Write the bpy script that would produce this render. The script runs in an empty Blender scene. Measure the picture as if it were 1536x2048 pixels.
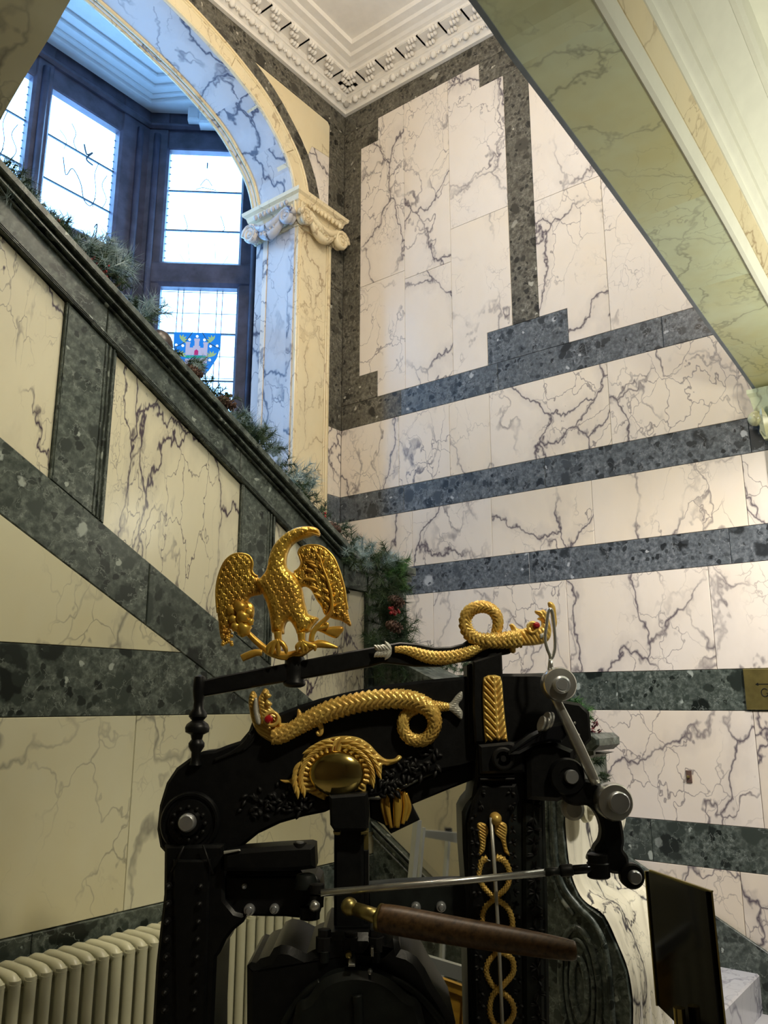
import bpy, bmesh, math, random
from mathutils import Vector, Matrix
from mathutils.geometry import delaunay_2d_cdt
random.seed(7)
SC = bpy.context.scene
COL = SC.collection
pi = math.pi
# ------------------------------------------------------------------ camera
F = 1629.0; YAW = math.radians(37.51); PIT = math.radians(13.16); EYE = 1.55
CAM = Vector((0, 0, EYE))
FW = Vector((math.cos(YAW)*math.cos(PIT), math.sin(YAW)*math.cos(PIT), math.sin(PIT)))
RT = Vector((math.sin(YAW), -math.cos(YAW), 0)); UP = RT.cross(FW)
FH = Vector((math.cos(YAW), math.sin(YAW), 0))
cd = bpy.data.cameras.new('camera'); cam = bpy.data.objects.new('camera', cd); COL.objects.link(cam)
cam.matrix_world = Matrix(((RT.x, UP.x, -FW.x, 0), (RT.y, UP.y, -FW.y, 0), (RT.z, UP.z, -FW.z, EYE), (0, 0, 0, 1)))
cd.sensor_fit = 'VERTICAL'; cd.sensor_height = 24; cd.lens = F/2048*24; cd.clip_start = .02
SC.camera = cam
# ------------------------------------------------------------------ world, exposure
w = bpy.data.worlds.new('world'); SC.world = w; w.use_nodes = True
w.node_tree.nodes['Background'].inputs[0].default_value = (.62, .80, 1, 1)
w.node_tree.nodes['Background'].inputs[1].default_value = 1.0
vs = SC.view_settings; vs.view_transform = 'Standard'; vs.look = 'None'; vs.gamma = 1; vs.use_curve_mapping = False
vs.exposure = 0.12
SC.cycles.use_denoising = True
SC.cycles.max_bounces = 8; SC.cycles.diffuse_bounces = 4; SC.cycles.sample_clamp_indirect = 6
PANE_STRENGTH = 8.0
def lamp(name, kind, loc, power, color, size, target=None, **kw):
    d = bpy.data.lights.new(name, kind); d.energy = power; d.color = color
    if kind == 'AREA': d.size = size
    else: d.shadow_soft_size = size
    for k, v_ in kw.items(): setattr(d, k, v_)
    o = bpy.data.objects.new(name, d); COL.objects.link(o); o.location = loc
    if target is not None:
        o.rotation_euler = (Vector(target)-Vector(loc)).to_track_quat('-Z', 'Y').to_euler()
    return o
lamp('stairwell_lamp', 'POINT', (1.7, 1.5, 5.3), 84, (1, .84, .66), .2)
lamp('stairwell_fill', 'POINT', (2.2, 1.0, 4.35), 52, (1, .88, .70), .2)  # added unseen fill, brightens the stair wall from top to bottom
lamp('hall_lamp', 'POINT', (3.4, -.15, 2.8), 19, (1, .97, .80), .14)
lamp('right_wall_fill', 'SPOT', (3.1, -.35, 3.0), 235, (1, .95, .90), .12, target=(4.36, 1.5, 1.15), spot_size=math.radians(78), spot_blend=.8)  # added unseen fill to brighten the lower right wall
lamp('ceiling_spot', 'SPOT', (.95, -.75, 3.55), 150, (1, .90, .68), .07, target=(1.47, 1.0, 1.72), spot_size=math.radians(27), spot_blend=.9)
lamp('stair_wall_fill', 'SPOT', (.35, .55, 3.3), 80, (1, .94, .70), .2, target=(1.46, 2.35, 2.0), spot_size=math.radians(50), spot_blend=1.0)  # added unseen fill for the bright patch on the stair wall
lamp('cornice_fill', 'SPOT', (2.9, -.55, 2.5), 42, (1, .99, .80), .15, target=(2.95, .62, 3.5), spot_size=math.radians(120), spot_blend=.7)  # added unseen fill to lift the plaster mouldings overhead
# ------------------------------------------------------------------ pixel -> plane helpers (photo frame 1536x2048)
def ray(u, v): return FW + RT*((u-768)/F) + UP*((1024-v)/F)
def PX(u, v, X): d = ray(u, v); return CAM + d*(X/d.x)
def PY(u, v, Y): d = ray(u, v); return CAM + d*(Y/d.y)
def PD(u, v, D): d = ray(u, v); return CAM + d*(D/d.dot(FH))
def T(ox, oy, s): return lambda L: [(ox+x/s, oy+y/s) for x, y in L]
# ------------------------------------------------------------------ node materials
class NT:
    def __init__(s, name):
        s.m = bpy.data.materials.new(name); s.m.use_nodes = True; s.t = s.m.node_tree; s.t.nodes.clear()
        s.out = s.n('ShaderNodeOutputMaterial')
    def n(s, typ, **kw):
        x = s.t.nodes.new(typ)
        for k, v_ in kw.items(): setattr(x, k, v_)
        return x
    def l(s, a, b): s.t.links.new(a, b)
    def set(s, sock, val):
        if hasattr(val, 'is_linked') or hasattr(val, 'links'): s.l(val, sock)
        else:
            if isinstance(val, tuple) and len(val) == 3 and sock.type == 'RGBA': val = (*val, 1)
            sock.default_value = val
    def math(s, op, a, b=None, c=None, clamp=False):
        x = s.n('ShaderNodeMath', operation=op); x.use_clamp = clamp; s.set(x.inputs[0], a)
        if b is not None: s.set(x.inputs[1], b)
        if c is not None: s.set(x.inputs[2], c)
        return x.outputs[0]
    def vmath(s, op, a, b=None, scale=None):
        x = s.n('ShaderNodeVectorMath', operation=op); s.set(x.inputs[0], a)
        if b is not None: s.set(x.inputs[1], b)
        if scale is not None: x.inputs[3].default_value = scale
        return x.outputs[0]
    def mix(s, f, a, b, mode='MIX'):
        x = s.n('ShaderNodeMix', data_type='RGBA', blend_type=mode); s.set(x.inputs[0], f); s.set(x.inputs[6], a); s.set(x.inputs[7], b)
        return x.outputs[2]
    def ramp(s, f, stops, interp='LINEAR'):
        x = s.n('ShaderNodeValToRGB'); cr = x.color_ramp; cr.interpolation = interp
        while len(cr.elements) < len(stops): cr.elements.new(.5)
        for e, (p, c) in zip(cr.elements, stops): e.position = p; e.color = (*c, 1) if len(c) == 3 else c
        s.l(f, x.inputs[0]); return x.outputs[0]
    def mr(s, f, a, b, c=0., d=1.):
        x = s.n('ShaderNodeMapRange'); x.clamp = True; s.set(x.inputs[0], f)
        for i, k in enumerate((a, b, c, d)): x.inputs[i+1].default_value = k
        return x.outputs[0]
    def noise(s, vec, scale, detail=4, rough=.55, out=0):
        x = s.n('ShaderNodeTexNoise'); s.l(vec, x.inputs['Vector']); x.inputs['Scale'].default_value = scale
        x.inputs['Detail'].default_value = detail; x.inputs['Roughness'].default_value = rough; return x.outputs[out]
    def vor(s, vec, scale, feature='F1', out='Color', rnd=1.0):
        x = s.n('ShaderNodeTexVoronoi', feature=feature); s.l(vec, x.inputs['Vector']); x.inputs['Scale'].default_value = scale
        x.inputs['Randomness'].default_value = rnd; return x.outputs[out]
    def pos(s, jitter=9.0):
        g = s.n('ShaderNodeNewGeometry').outputs['Position']
        if not jitter: return g
        r = s.n('ShaderNodeObjectInfo').outputs['Random']
        c = s.n('ShaderNodeCombineXYZ'); s.l(r, c.inputs[0])
        s.l(s.math('MULTIPLY', r, 7.3), c.inputs[1]); s.l(s.math('MULTIPLY', r, 3.1), c.inputs[2])
        return s.vmath('ADD', g, s.vmath('SCALE', c.outputs[0], scale=jitter))
    def bsdf(s, color, rough=.5, metal=0., spec=.5, bump=None, bdist=.002, bstr=.5, coat=0., **kw):
        b = s.n('ShaderNodeBsdfPrincipled'); s.set(b.inputs['Base Color'], color); s.set(b.inputs['Roughness'], rough)
        b.inputs['Metallic'].default_value = metal; b.inputs['Specular IOR Level'].default_value = spec
        b.inputs['Coat Weight'].default_value = coat; b.inputs['Coat Roughness'].default_value = .12
        for k, v_ in kw.items(): s.set(b.inputs[k.replace('_', ' ')], v_)
        if bump is not None:
            n_ = s.n('ShaderNodeBump'); n_.inputs['Distance'].default_value = bdist; n_.inputs['Strength'].default_value = bstr
            s.l(bump, n_.inputs['Height']); s.l(n_.outputs[0], b.inputs['Normal'])
        s.l(b.outputs[0], s.out.inputs[0]); return s.m
def veined(name, base, warm, vein, sc=1.0, amount=1.0, patch=.5, rough=.22, stretch=(1, 1, .7), jitter=9, dens=.05):
    s = NT(name); p = s.pos(jitter)
    mp = s.n('ShaderNodeMapping'); s.l(p, mp.inputs[0]); mp.inputs['Scale'].default_value = stretch; mp.inputs['Rotation'].default_value = (.5, .3, .2); p = mp.outputs[0]
    dn = s.noise(p, 1.7*sc, 5, .6, 1); dn = s.vmath('SCALE', s.vmath('SUBTRACT', dn, (.5, .5, .5)), scale=.55/sc)
    pd = s.vmath('ADD', p, dn)
    dn2 = s.vmath('SCALE', s.vmath('SUBTRACT', s.noise(p, 14*sc, 3, .6, 1), (.5, .5, .5)), scale=.05/sc)
    pd = s.vmath('ADD', pd, dn2)
    e1 = s.vor(pd, 1.9*sc, 'DISTANCE_TO_EDGE', 'Distance'); v1 = s.mr(e1, .0, .020, 1, 0)
    e2 = s.vor(pd, 6.0*sc, 'DISTANCE_TO_EDGE', 'Distance'); v2 = s.mr(e2, .0, .022, .75, 0)
    e3 = s.vor(s.vmath('ADD', pd, (1, 4, 2)), 12*sc, 'DISTANCE_TO_EDGE', 'Distance'); v3 = s.math('MULTIPLY', s.mr(e3, 0, .03, .5, 0), s.mr(s.noise(s.vmath('ADD', p, (9, 1, 4)), 2.4*sc, 3), .56, .66))
    m1 = s.mr(s.noise(p, 1.3*sc, 3), .44-dens, .58-dens); m2 = s.mr(s.noise(s.vmath('ADD', p, (5, 2, 8)), 1.5*sc, 4), .53-dens, .66-dens)
    rg = s.noise(s.vmath('ADD', pd, (3, 7, 1)), 1.1*sc, 4, .55); rg = s.mr(s.math('ABSOLUTE', s.math('SUBTRACT', rg, .5)), 0, .009, .9, 0)
    v_ = s.math('MAXIMUM', s.math('MULTIPLY', v1, m1), s.math('MULTIPLY', v2, m2)); v_ = s.math('MAXIMUM', v_, s.math('MULTIPLY', rg, s.mr(s.noise(p, 2.2*sc, 3), .42, .62)))
    v_ = s.math('MAXIMUM', v_, v3)
    v_ = s.math('MULTIPLY', v_, amount, clamp=True)
    halo = s.math('MULTIPLY', s.math('MULTIPLY', s.mr(e1, 0, .11, .35, 0), m1), amount)
    col = s.mix(s.mr(s.noise(p, .8*sc, 5, .6), .42, .68, 0, patch), base, warm)
    col = s.mix(s.mr(s.noise(p, 9*sc, 4), .3, .8, 0, .18), col, tuple(x*.78 for x in base))
    col = s.mix(halo, col, tuple(x*.55+y*.45 for x, y in zip(base, vein)))
    col = s.mix(v_, col, vein)
    return s.bsdf(col, rough, spec=.4)
def breccia(name, dark, mid, light, sc=1.0, rough=.34):
    s = NT(name); p = s.pos(9)
    pd = s.vmath('ADD', p, s.vmath('SCALE', s.vmath('SUBTRACT', s.noise(p, 9*sc, 4, .6, 1), (.5, .5, .5)), scale=.09/sc))
    fine = s.noise(p, 42*sc, 5, .7)
    col = s.ramp(fine, [(.32, dark), (.5, mid), (.68, tuple(a*.6+b*.4 for a, b in zip(mid, light)))])
    col = s.mix(s.mr(s.noise(p, 3*sc, 3), .4, .65, 0, .5), col, tuple(x*.75 for x in mid))
    for scl, th, seed in ((8, .72, 0), (17, .74, 3), (32, .70, 6)):
        q = s.vmath('ADD', pd, (seed, seed*.7, 1)); rv = s.n('ShaderNodeSeparateColor'); s.l(s.vor(q, scl*sc, 'F1', 'Color'), rv.inputs[0])
        ed = s.vor(q, scl*sc, 'DISTANCE_TO_EDGE', 'Distance'); dd = s.vor(q, scl*sc, 'F1', 'Distance')
        msk = s.math('MULTIPLY', s.mr(rv.outputs[0], th, th+.01), s.math('MULTIPLY', s.mr(ed, .02, .08), s.mr(dd, .5, .4)))
        shade = s.mix(s.mr(rv.outputs[1], 0, 1), tuple(x*.35 for x in dark), tuple(a*.6+b*.4 for a, b in zip(dark, mid)))
        col = s.mix(msk, col, shade)
        col = s.mix(s.math('MULTIPLY', s.mr(rv.outputs[2], .975, .98), s.mr(dd, .38, .28)), col, light)
    th2 = s.noise(pd, 6*sc, 5); th2 = s.mr(s.math('ABSOLUTE', s.math('SUBTRACT', th2, .5)), 0, .006, .45, 0)
    col = s.mix(th2, col, light)
    return s.bsdf(col, rough, spec=.45)
def plain(name, color, rough=.5, metal=0., spec=.5, var=.12, vsc=14, bump=None, bstr=.3, bd=.001, coat=0., emis=None, es=0):
    s = NT(name); p = s.pos(0)
    n_ = s.noise(p, vsc, 4)
    c = s.mix(s.mr(n_, .35, .7, 0, 1), tuple(min(1, x*(1+var)) for x in color), tuple(x*(1-var) for x in color))
    kw = {}
    if emis: kw = {'Emission_Color': (*emis, 1), 'Emission_Strength': es}
    return s.bsdf(c, rough, metal, spec, s.noise(p, bump, 3) if bump else None, bd, bstr, coat, **kw)
M = {}
M['cream'] = veined('cream_veined_marble', (.80, .725, .645), (.80, .665, .47), (.105, .085, .105), 1.0, 1.0, .55)
M['cream_low'] = veined('cream_marble_stairs', (.66, .635, .46), (.58, .50, .25), (.15, .14, .12), .9, .8, .85, rough=.42)
M['cream_stringer'] = veined('cream_marble_purple_veins', (.75, .70, .53), (.72, .66, .42), (.08, .06, .08), 1.6, 1.25, .3, stretch=(1.4, 1, .5), dens=.085)
M['newel'] = veined('cream_marble_bold_veins', (.80, .76, .60), (.76, .70, .48), (.06, .055, .06), .95, 1.3, .4, stretch=(2.2, 2.2, .42), dens=.12)
M['yellow'] = veined('yellow_veined_marble', (.78, .68, .46), (.80, .62, .33), (.28, .18, .10), 1.3, .7, .6)
M['white_m'] = veined('white_veined_marble', (.56, .555, .58), (.62, .58, .55), (.08, .08, .12), .7, 1.25, .4)
M['ochre'] = veined('green_grey_marble_with_ochre', (.72, .78, .56), (.62, .52, .17), (.16, .15, .11), 1.3, .5, .85)
M['green'] = breccia('green_breccia_marble', (.022, .032, .026), (.075, .092, .078), (.36, .40, .36), 1.0)
M['green_warm_lit'] = breccia('green_breccia_warm_lit', (.035, .032, .024), (.115, .105, .08), (.42, .40, .33), 1.0)  # same green marble, with warm light put into the colour
M['green_blue_lit'] = breccia('green_breccia_window_sheen', (.03, .036, .042), (.115, .13, .145), (.42, .44, .46), 1.0)  # same green marble, with blue window reflection painted into the colour
M['copper'] = plain('dark_copper_band', (.30, .10, .02), .4, metal=.5)
M['joint'] = plain('dark_joint', (.10, .09, .075), .9)
M['plaster'] = plain('white_plaster', (.80, .755, .69), .7, spec=.2, var=.03, bump=60)
M['plaster_w'] = plain('cream_white_plaster', (.80, .80, .70), .55, spec=.3, var=.03)
M['bayplaster'] = plain('bay_plaster', (.78, .82, .86), .6, var=.03)
M['frame_dark'] = plain('haze_blue_window_stone', (.066, .070, .115), .45, spec=.5, var=.35, vsc=9)  # blue haze of the bay put into the stone colour
M['edge'] = plain('blue_grey_edge', (.20, .23, .28), .35)
M['floor'] = veined('floor_stone', (.5, .47, .4), (.45, .4, .3), (.2, .18, .15), 1, .4)
M['black'] = plain('black_painted_iron', (.006, .0065, .007), .38, spec=.35, var=.3, vsc=60, bump=180, bstr=.25)
M['black_rel'] = plain('black_cast_relief', (.008, .008, .008), .5, spec=.35, var=.3, vsc=60)
M['iron'] = plain('dark_green_black_iron', (.011, .014, .013), .45, spec=.4, var=.4, vsc=30, bump=120)
M['bluesteel'] = plain('dark_polished_steel', (.06, .065, .08), .16, metal=.9, var=.2)
M['steel'] = plain('polished_steel', (.68, .69, .66), .27, metal=.85, var=.1, vsc=40)
M['chrome'] = plain('bright_bolt_steel', (.66, .69, .72), .32, metal=.8, var=.05)
M['silver'] = plain('silver_paint', (.62, .62, .56), .4, metal=.45, var=.12)
M['brass'] = plain('polished_brass', (.62, .48, .16), .15, metal=1., var=.12, vsc=30)
M['brass_dull'] = plain('dull_brass', (.40, .33, .12), .35, metal=.9, var=.2)
M['red'] = plain('red_enamel', (.42, .012, .02), .2, coat=.5)
M['cream_enamel'] = plain('cream_radiator_paint', (.52, .51, .36), .28, var=.06, vsc=8)
M['blackgloss'] = plain('glossy_black_panel', (.006, .0045, .003), .08, spec=.28, var=.1)
M['alu'] = plain('aluminium', (.60, .64, .64), .3, metal=.7, var=.05)
M['wood_gold'] = plain('golden_wood', (.42, .24, .03), .4, var=.3, vsc=20)
M['cone'] = plain('pine_cone_scales', (.10, .055, .04), .7, var=.4, vsc=80)
M['berry'] = plain('red_berries', (.42, .02, .03), .3)
M['brownball'] = plain('dark_brown_bauble', (.035, .02, .015), .35)
M['stem'] = plain('brown_twig', (.07, .045, .03), .8)
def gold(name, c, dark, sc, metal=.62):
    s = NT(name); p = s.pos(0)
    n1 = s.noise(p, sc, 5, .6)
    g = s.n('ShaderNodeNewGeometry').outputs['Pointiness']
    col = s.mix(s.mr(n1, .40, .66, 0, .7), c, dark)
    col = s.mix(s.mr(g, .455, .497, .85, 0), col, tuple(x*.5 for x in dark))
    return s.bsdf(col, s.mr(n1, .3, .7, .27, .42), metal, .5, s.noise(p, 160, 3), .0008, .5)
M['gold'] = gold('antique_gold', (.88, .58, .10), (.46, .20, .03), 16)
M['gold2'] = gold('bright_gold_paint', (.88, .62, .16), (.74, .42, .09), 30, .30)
def wood():
    s = NT('brown_turned_wood'); p = s.pos(0)
    mp = s.n('ShaderNodeMapping'); s.l(p, mp.inputs[0]); mp.inputs['Rotation'].default_value = (0, .2, -YAW+pi/2); mp.inputs['Scale'].default_value = (6, 120, 120)
    n_ = s.noise(mp.outputs[0], 1, 5)
    c = s.ramp(n_, [(.3, (.035, .017, .006)), (.55, (.10, .055, .020)), (.8, (.15, .085, .035))])
    return s.bsdf(c, .42, bump=n_, bdist=.0006)
M['wood'] = wood()
def foliage(name, a, b, c):
    s = NT(name); p = s.pos(0)
    col = s.ramp(s.noise(p, 22, 3), [(.35, a), (.52, b), (.72, c)])
    return s.bsdf(col, .6, spec=.3)
M['fir'] = foliage('fir_needles', (.016, .035, .02), (.045, .085, .035), (.11, .15, .08))
M['fir_green'] = foliage('fresh_green_needles', (.03, .09, .03), (.07, .19, .05), (.16, .28, .08))
M['frost'] = foliage('frosted_needles', (.18, .28, .26), (.40, .50, .50), (.70, .76, .78))
def frost():
    s = NT('frosted_translucent_needles'); p = s.pos(0)
    col = s.ramp(s.noise(p, 22, 3), [(.35, (.30, .42, .42)), (.52, (.55, .66, .68)), (.72, (.85, .90, .92))])
    d = s.n('ShaderNodeBsdfDiffuse'); t = s.n('ShaderNodeBsdfTranslucent'); m = s.n('ShaderNodeMixShader'); m.inputs[0].default_value = .55
    s.l(col, d.inputs[0]); s.l(col, t.inputs[0]); s.l(d.outputs[0], m.inputs[1]); s.l(t.outputs[0], m.inputs[2]); s.l(m.outputs[0], s.out.inputs[0]); return s.m
M['frost'] = frost()
M['hallwall'] = plain('dark_hall_wall', (.20, .15, .10), .5)  # unseen walls, darkened for contrast in the metal reflections
def emis(name, col, st):
    s = NT(name); e = s.n('ShaderNodeEmission'); e.inputs[0].default_value = (*col, 1); e.inputs[1].default_value = st
    s.l(e.outputs[0], s.out.inputs[0]); return s.m
M['pane'] = emis('daylit_leaded_glass', (.26, .56, 1.0), PANE_STRENGTH)
M['sg_blue'] = emis('daylit_blue_glass', (.02, .22, .78), 1.0)
M['sg_grey'] = emis('daylit_lilac_glass', (.42, .45, .68), 1.0)
M['sg_white'] = emis('daylit_white_glass', (.75, .92, 1.0), 1.3)
M['sg_yellow'] = emis('daylit_yellow_glass', (.38, .60, .30), .8)
M['sg_green'] = emis('daylit_green_glass', (.02, .40, .35), .9)
M['sg_red'] = emis('daylit_red_glass', (.45, .04, .22), .9)
M['lead'] = plain('lead_came', (.05, .10, .16), .5)
def glassmat():
    s = NT('clear_acrylic'); g = s.n('ShaderNodeBsdfGlass'); g.inputs['Roughness'].default_value = .02; g.inputs['IOR'].default_value = 1.2
    t = s.n('ShaderNodeBsdfTransparent'); mx = s.n('ShaderNodeMixShader'); mx.inputs[0].default_value = .25
    s.l(t.outputs[0], mx.inputs[1]); s.l(g.outputs[0], mx.inputs[2]); s.l(mx.outputs[0], s.out.inputs[0]); return s.m
M['glass'] = glassmat()
# ------------------------------------------------------------------ object helpers
ROOTM = {}
def empty(name, loc=(0, 0, 0), rz=0, label=None, cat=None, group=None, kind=None, parent=None):
    o = bpy.data.objects.new(name, None); COL.objects.link(o); o.empty_display_size = .05
    o.location = loc; o.rotation_euler = (0, 0, rz)
    if parent is not None: o.parent = parent
    else: ROOTM[o.name] = (Matrix.Translation(Vector(loc)) @ Matrix.Rotation(rz, 4, 'Z')).inverted()
    return tag(o, label, cat, group, kind)
def tag(o, label=None, cat=None, group=None, kind=None):
    if label: o['label'] = label
    if cat: o['category'] = cat
    if group: o['group'] = group
    if kind: o['kind'] = kind
    return o
def root(o):
    while o.parent is not None: o = o.parent
    return o
def mk(name, V, Fc, mat, parent=None, local=False, smooth=False, kind=None, label=None):
    if parent is not None and not local:
        R = ROOTM.get(root(parent).name)
        if R is not None: V = [R @ Vector(v_) for v_ in V]
    me = bpy.data.meshes.new(name); me.from_pydata([tuple(v_) for v_ in V], [], Fc); me.validate(); me.update()
    bm = bmesh.new(); bm.from_mesh(me); bmesh.ops.recalc_face_normals(bm, faces=bm.faces); bm.to_mesh(me); bm.free()
    if smooth:
        me.polygons.foreach_set('use_smooth', [True]*len(me.polygons))
        if smooth != 'all':
            try: me.set_sharp_from_angle(angle=math.radians(40))
            except Exception: pass
    me.materials.append(M[mat] if isinstance(mat, str) else mat)
    o = bpy.data.objects.new(name, me); COL.objects.link(o)
    if parent is not None: o.parent = parent
    return tag(o, label, kind=kind)
class Geo:
    def __init__(s): s.V = []; s.F = []
    def add(s, V, Fc):
        b = len(s.V); s.V += [Vector(v_) for v_ in V]; s.F += [tuple(i+b for i in f) for f in Fc]; return s
    def box(s, a, b):
        x0, y0, z0 = a; x1, y1, z1 = b
        return s.add([(x0, y0, z0), (x1, y0, z0), (x1, y1, z0), (x0, y1, z0), (x0, y0, z1), (x1, y0, z1), (x1, y1, z1), (x0, y1, z1)],
                     [(0, 3, 2, 1), (4, 5, 6, 7), (0, 1, 5, 4), (1, 2, 6, 5), (2, 3, 7, 6), (3, 0, 4, 7)])
    def mk(s, name, mat, parent=None, **kw): return mk(name, s.V, s.F, mat, parent, **kw)
def area2(P): return sum(P[i][0]*P[(i+1) % len(P)][1]-P[(i+1) % len(P)][0]*P[i][1] for i in range(len(P)))
def inset(P, d):
    n = len(P); sgn = 1 if area2(P) > 0 else -1; out = []
    for i in range(n):
        a, b, c = Vector(P[i-1]), Vector(P[i]), Vector(P[(i+1) % n])
        e1 = (b-a); e2 = (c-b)
        if e1.length < 1e-9 or e2.length < 1e-9: out.append(tuple(b)); continue
        e1.normalize(); e2.normalize()
        n1 = Vector((-e1.y, e1.x))*sgn; n2 = Vector((-e2.y, e2.x))*sgn; m = n1+n2
        if m.length < 1e-4: out.append(tuple(b+n1*d)); continue
        m.normalize(); k = d/max(.35, m.dot(n1)); out.append(tuple(b+m*k))
    return out
def prism(P, fmap, t0, t1, ch=.0015, gap=0.):
    """polygon P (2D) -> solid; fmap(a, b, t) gives the point at depth t; t0 is the front"""
    P = [tuple(p) for p in P]
    if gap: P = inset(P, gap)
    Pi = inset(P, ch); s = 1 if t1 > t0 else -1; n = len(P)
    V = [fmap(*p, t0) for p in Pi]+[fmap(*p, t0+s*ch) for p in P]+[fmap(*p, t1) for p in P]
    Fc = [tuple(range(n)), tuple(range(2*n, 3*n))[::-1]]
    for k in (0, n):
        for i in range(n):
            j = (i+1) % n; Fc.append((k+i, k+j, k+n+j, k+n+i))
    return V, Fc
def catmull(P, n=8, closed=False):
    P = [Vector(p) for p in P]; N = len(P); out = []
    for i in range(N if closed else N-1):
        g = (lambda k: P[k % N]) if closed else (lambda k: P[max(0, min(N-1, k))])
        p0, p1, p2, p3 = g(i-1), g(i), g(i+1), g(i+2)
        for k in range(n):
            t = k/n
            out.append(.5*((2*p1)+(p2-p0)*t+(2*p0-5*p1+4*p2-p3)*t*t+(3*p1-p0-3*p2+p3)*t**3))
    if not closed: out.append(P[-1])
    return out
def resample(P, R, step):
    L = [0]
    for i in range(1, len(P)): L.append(L[-1]+(P[i]-P[i-1]).length)
    n = max(2, int(L[-1]/step)+1); outP = []; outR = []; j = 0
    for k in range(n+1):
        s = L[-1]*k/n
        while j < len(L)-2 and L[j+1] < s: j += 1
        t = (s-L[j])/max(1e-9, L[j+1]-L[j]); t = max(0, min(1, t))
        outP.append(P[j].lerp(P[j+1], t)); outR.append(R[j]*(1-t)+R[j+1]*t)
    return outP, outR, L[-1]
def tube(path, radii, n=12, step=None, sub=6, ref=(0, 1, 0), squash=1., pat=None, cap=True, closed=False):
    """swept tube; radii per control point"""
    if isinstance(radii, (int, float)): radii = [radii]*len(path)
    P4 = [Vector((*Vector(p), r)) for p, r in zip(path, radii)]
    S = catmull(P4, sub, closed) if sub > 1 else P4
    P = [Vector(p[:3]) for p in S]; R = [p[3] for p in S]
    if step:
        P, R, _ = resample(P, R, step)
    ref = Vector(ref).normalized(); V = []; Fc = []; s = 0; m = len(P)
    for i in range(m):
        if closed: t = P[(i+1) % m]-P[i-1]
        else: t = P[min(m-1, i+1)]-P[max(0, i-1)]
        if t.length < 1e-9: t = Vector((1, 0, 0))
        t.normalize(); nn = t.cross(ref)
        if nn.length < 1e-3: nn = t.cross(Vector((1, .1, 0)))
        nn.normalize(); bb = nn.cross(t).normalized()
        if i: s += (P[i]-P[i-1]).length
        for k in range(n):
            a = 2*pi*k/n; r = R[i]*(1+(pat(s, a, R[i]) if pat else 0))
            V.append(P[i]+nn*(math.cos(a)*r)+bb*(math.sin(a)*r*squash))
    for i in range(m if closed else m-1):
        for k in range(n):
            i2 = (i+1) % m; k2 = (k+1) % n
            Fc.append((i*n+k, i*n+k2, i2*n+k2, i2*n+k))
    if cap and not closed: Fc += [tuple(range(n))[::-1], tuple(range((m-1)*n, m*n))]
    return V, Fc
def lathe(prof, c, axis, n=20):
    """prof: (radius, along) pairs around the axis through c"""
    ax = Vector(axis).normalized(); a = ax.orthogonal().normalized(); b = ax.cross(a); c = Vector(c); V = []; Fc = []
    for r, h in prof:
        for k in range(n):
            t = 2*pi*k/n; V.append(c+ax*h+(a*math.cos(t)+b*math.sin(t))*max(r, 1e-5))
    for i in range(len(prof)-1):
        for k in range(n): Fc.append((i*n+k, i*n+(k+1) % n, (i+1)*n+(k+1) % n, (i+1)*n+k))
    Fc += [tuple(range(n))[::-1], tuple(range((len(prof)-1)*n, len(prof)*n))]
    return V, Fc
def sphere(c, r, n=10, sy=1., sz=1.):
    c = Vector(c); V = []; Fc = []; m = n//2+1
    for i in range(m+1):
        a = pi*i/m
        for k in range(n):
            b = 2*pi*k/n; V.append(c+Vector((math.sin(a)*math.cos(b)*r, math.sin(a)*math.sin(b)*r*sy, math.cos(a)*r*sz)))
    for i in range(m):
        for k in range(n): Fc.append((i*n+k, i*n+(k+1) % n, (i+1)*n+(k+1) % n, (i+1)*n+k))
    return V, Fc
def leafgeo(c, d, up, L, W, thick=.3):
    """a pointed, ridged leaf from c along d; up is its normal"""
    c = Vector(c); d = Vector(d).normalized(); up = Vector(up).normalized(); s = d.cross(up).normalized(); V = []; Fc = []
    prof = [(0, .12), (.2, .75), (.45, 1), (.7, .8), (.9, .35), (1, .04)]
    for t, w_ in prof:
        b = c+d*(L*t)
        V += [b-s*(W*.5*w_), b+up*(W*thick*w_), b+s*(W*.5*w_), b-up*(W*.12)]
    for i in range(len(prof)-1):
        for k in range(4): Fc.append((i*4+k, i*4+(k+1) % 4, (i+1)*4+(k+1) % 4, (i+1)*4+k))
    Fc += [(3, 2, 1, 0), (20, 21, 22, 23)]
    return V, Fc
def pip(x, y, P):
    c = False; j = len(P)-1
    for i in range(len(P)):
        xi, yi = P[i]; xj, yj = P[j]
        if (yi > y) != (yj > y) and x < (xj-xi)*(y-yi)/(yj-yi)+xi: c = not c
        j = i
    return c
def dseg(x, y, P):
    m = 1e9
    for i in range(len(P)):
        ax, ay = P[i-1]; bx, by = P[i]; dx, dy = bx-ax, by-ay; L = dx*dx+dy*dy
        t = 0 if L == 0 else max(0, min(1, ((x-ax)*dx+(y-ay)*dy)/L))
        d = (x-ax-t*dx)**2+(y-ay-t*dy)**2
        if d < m: m = d
    return math.sqrt(m)
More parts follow.
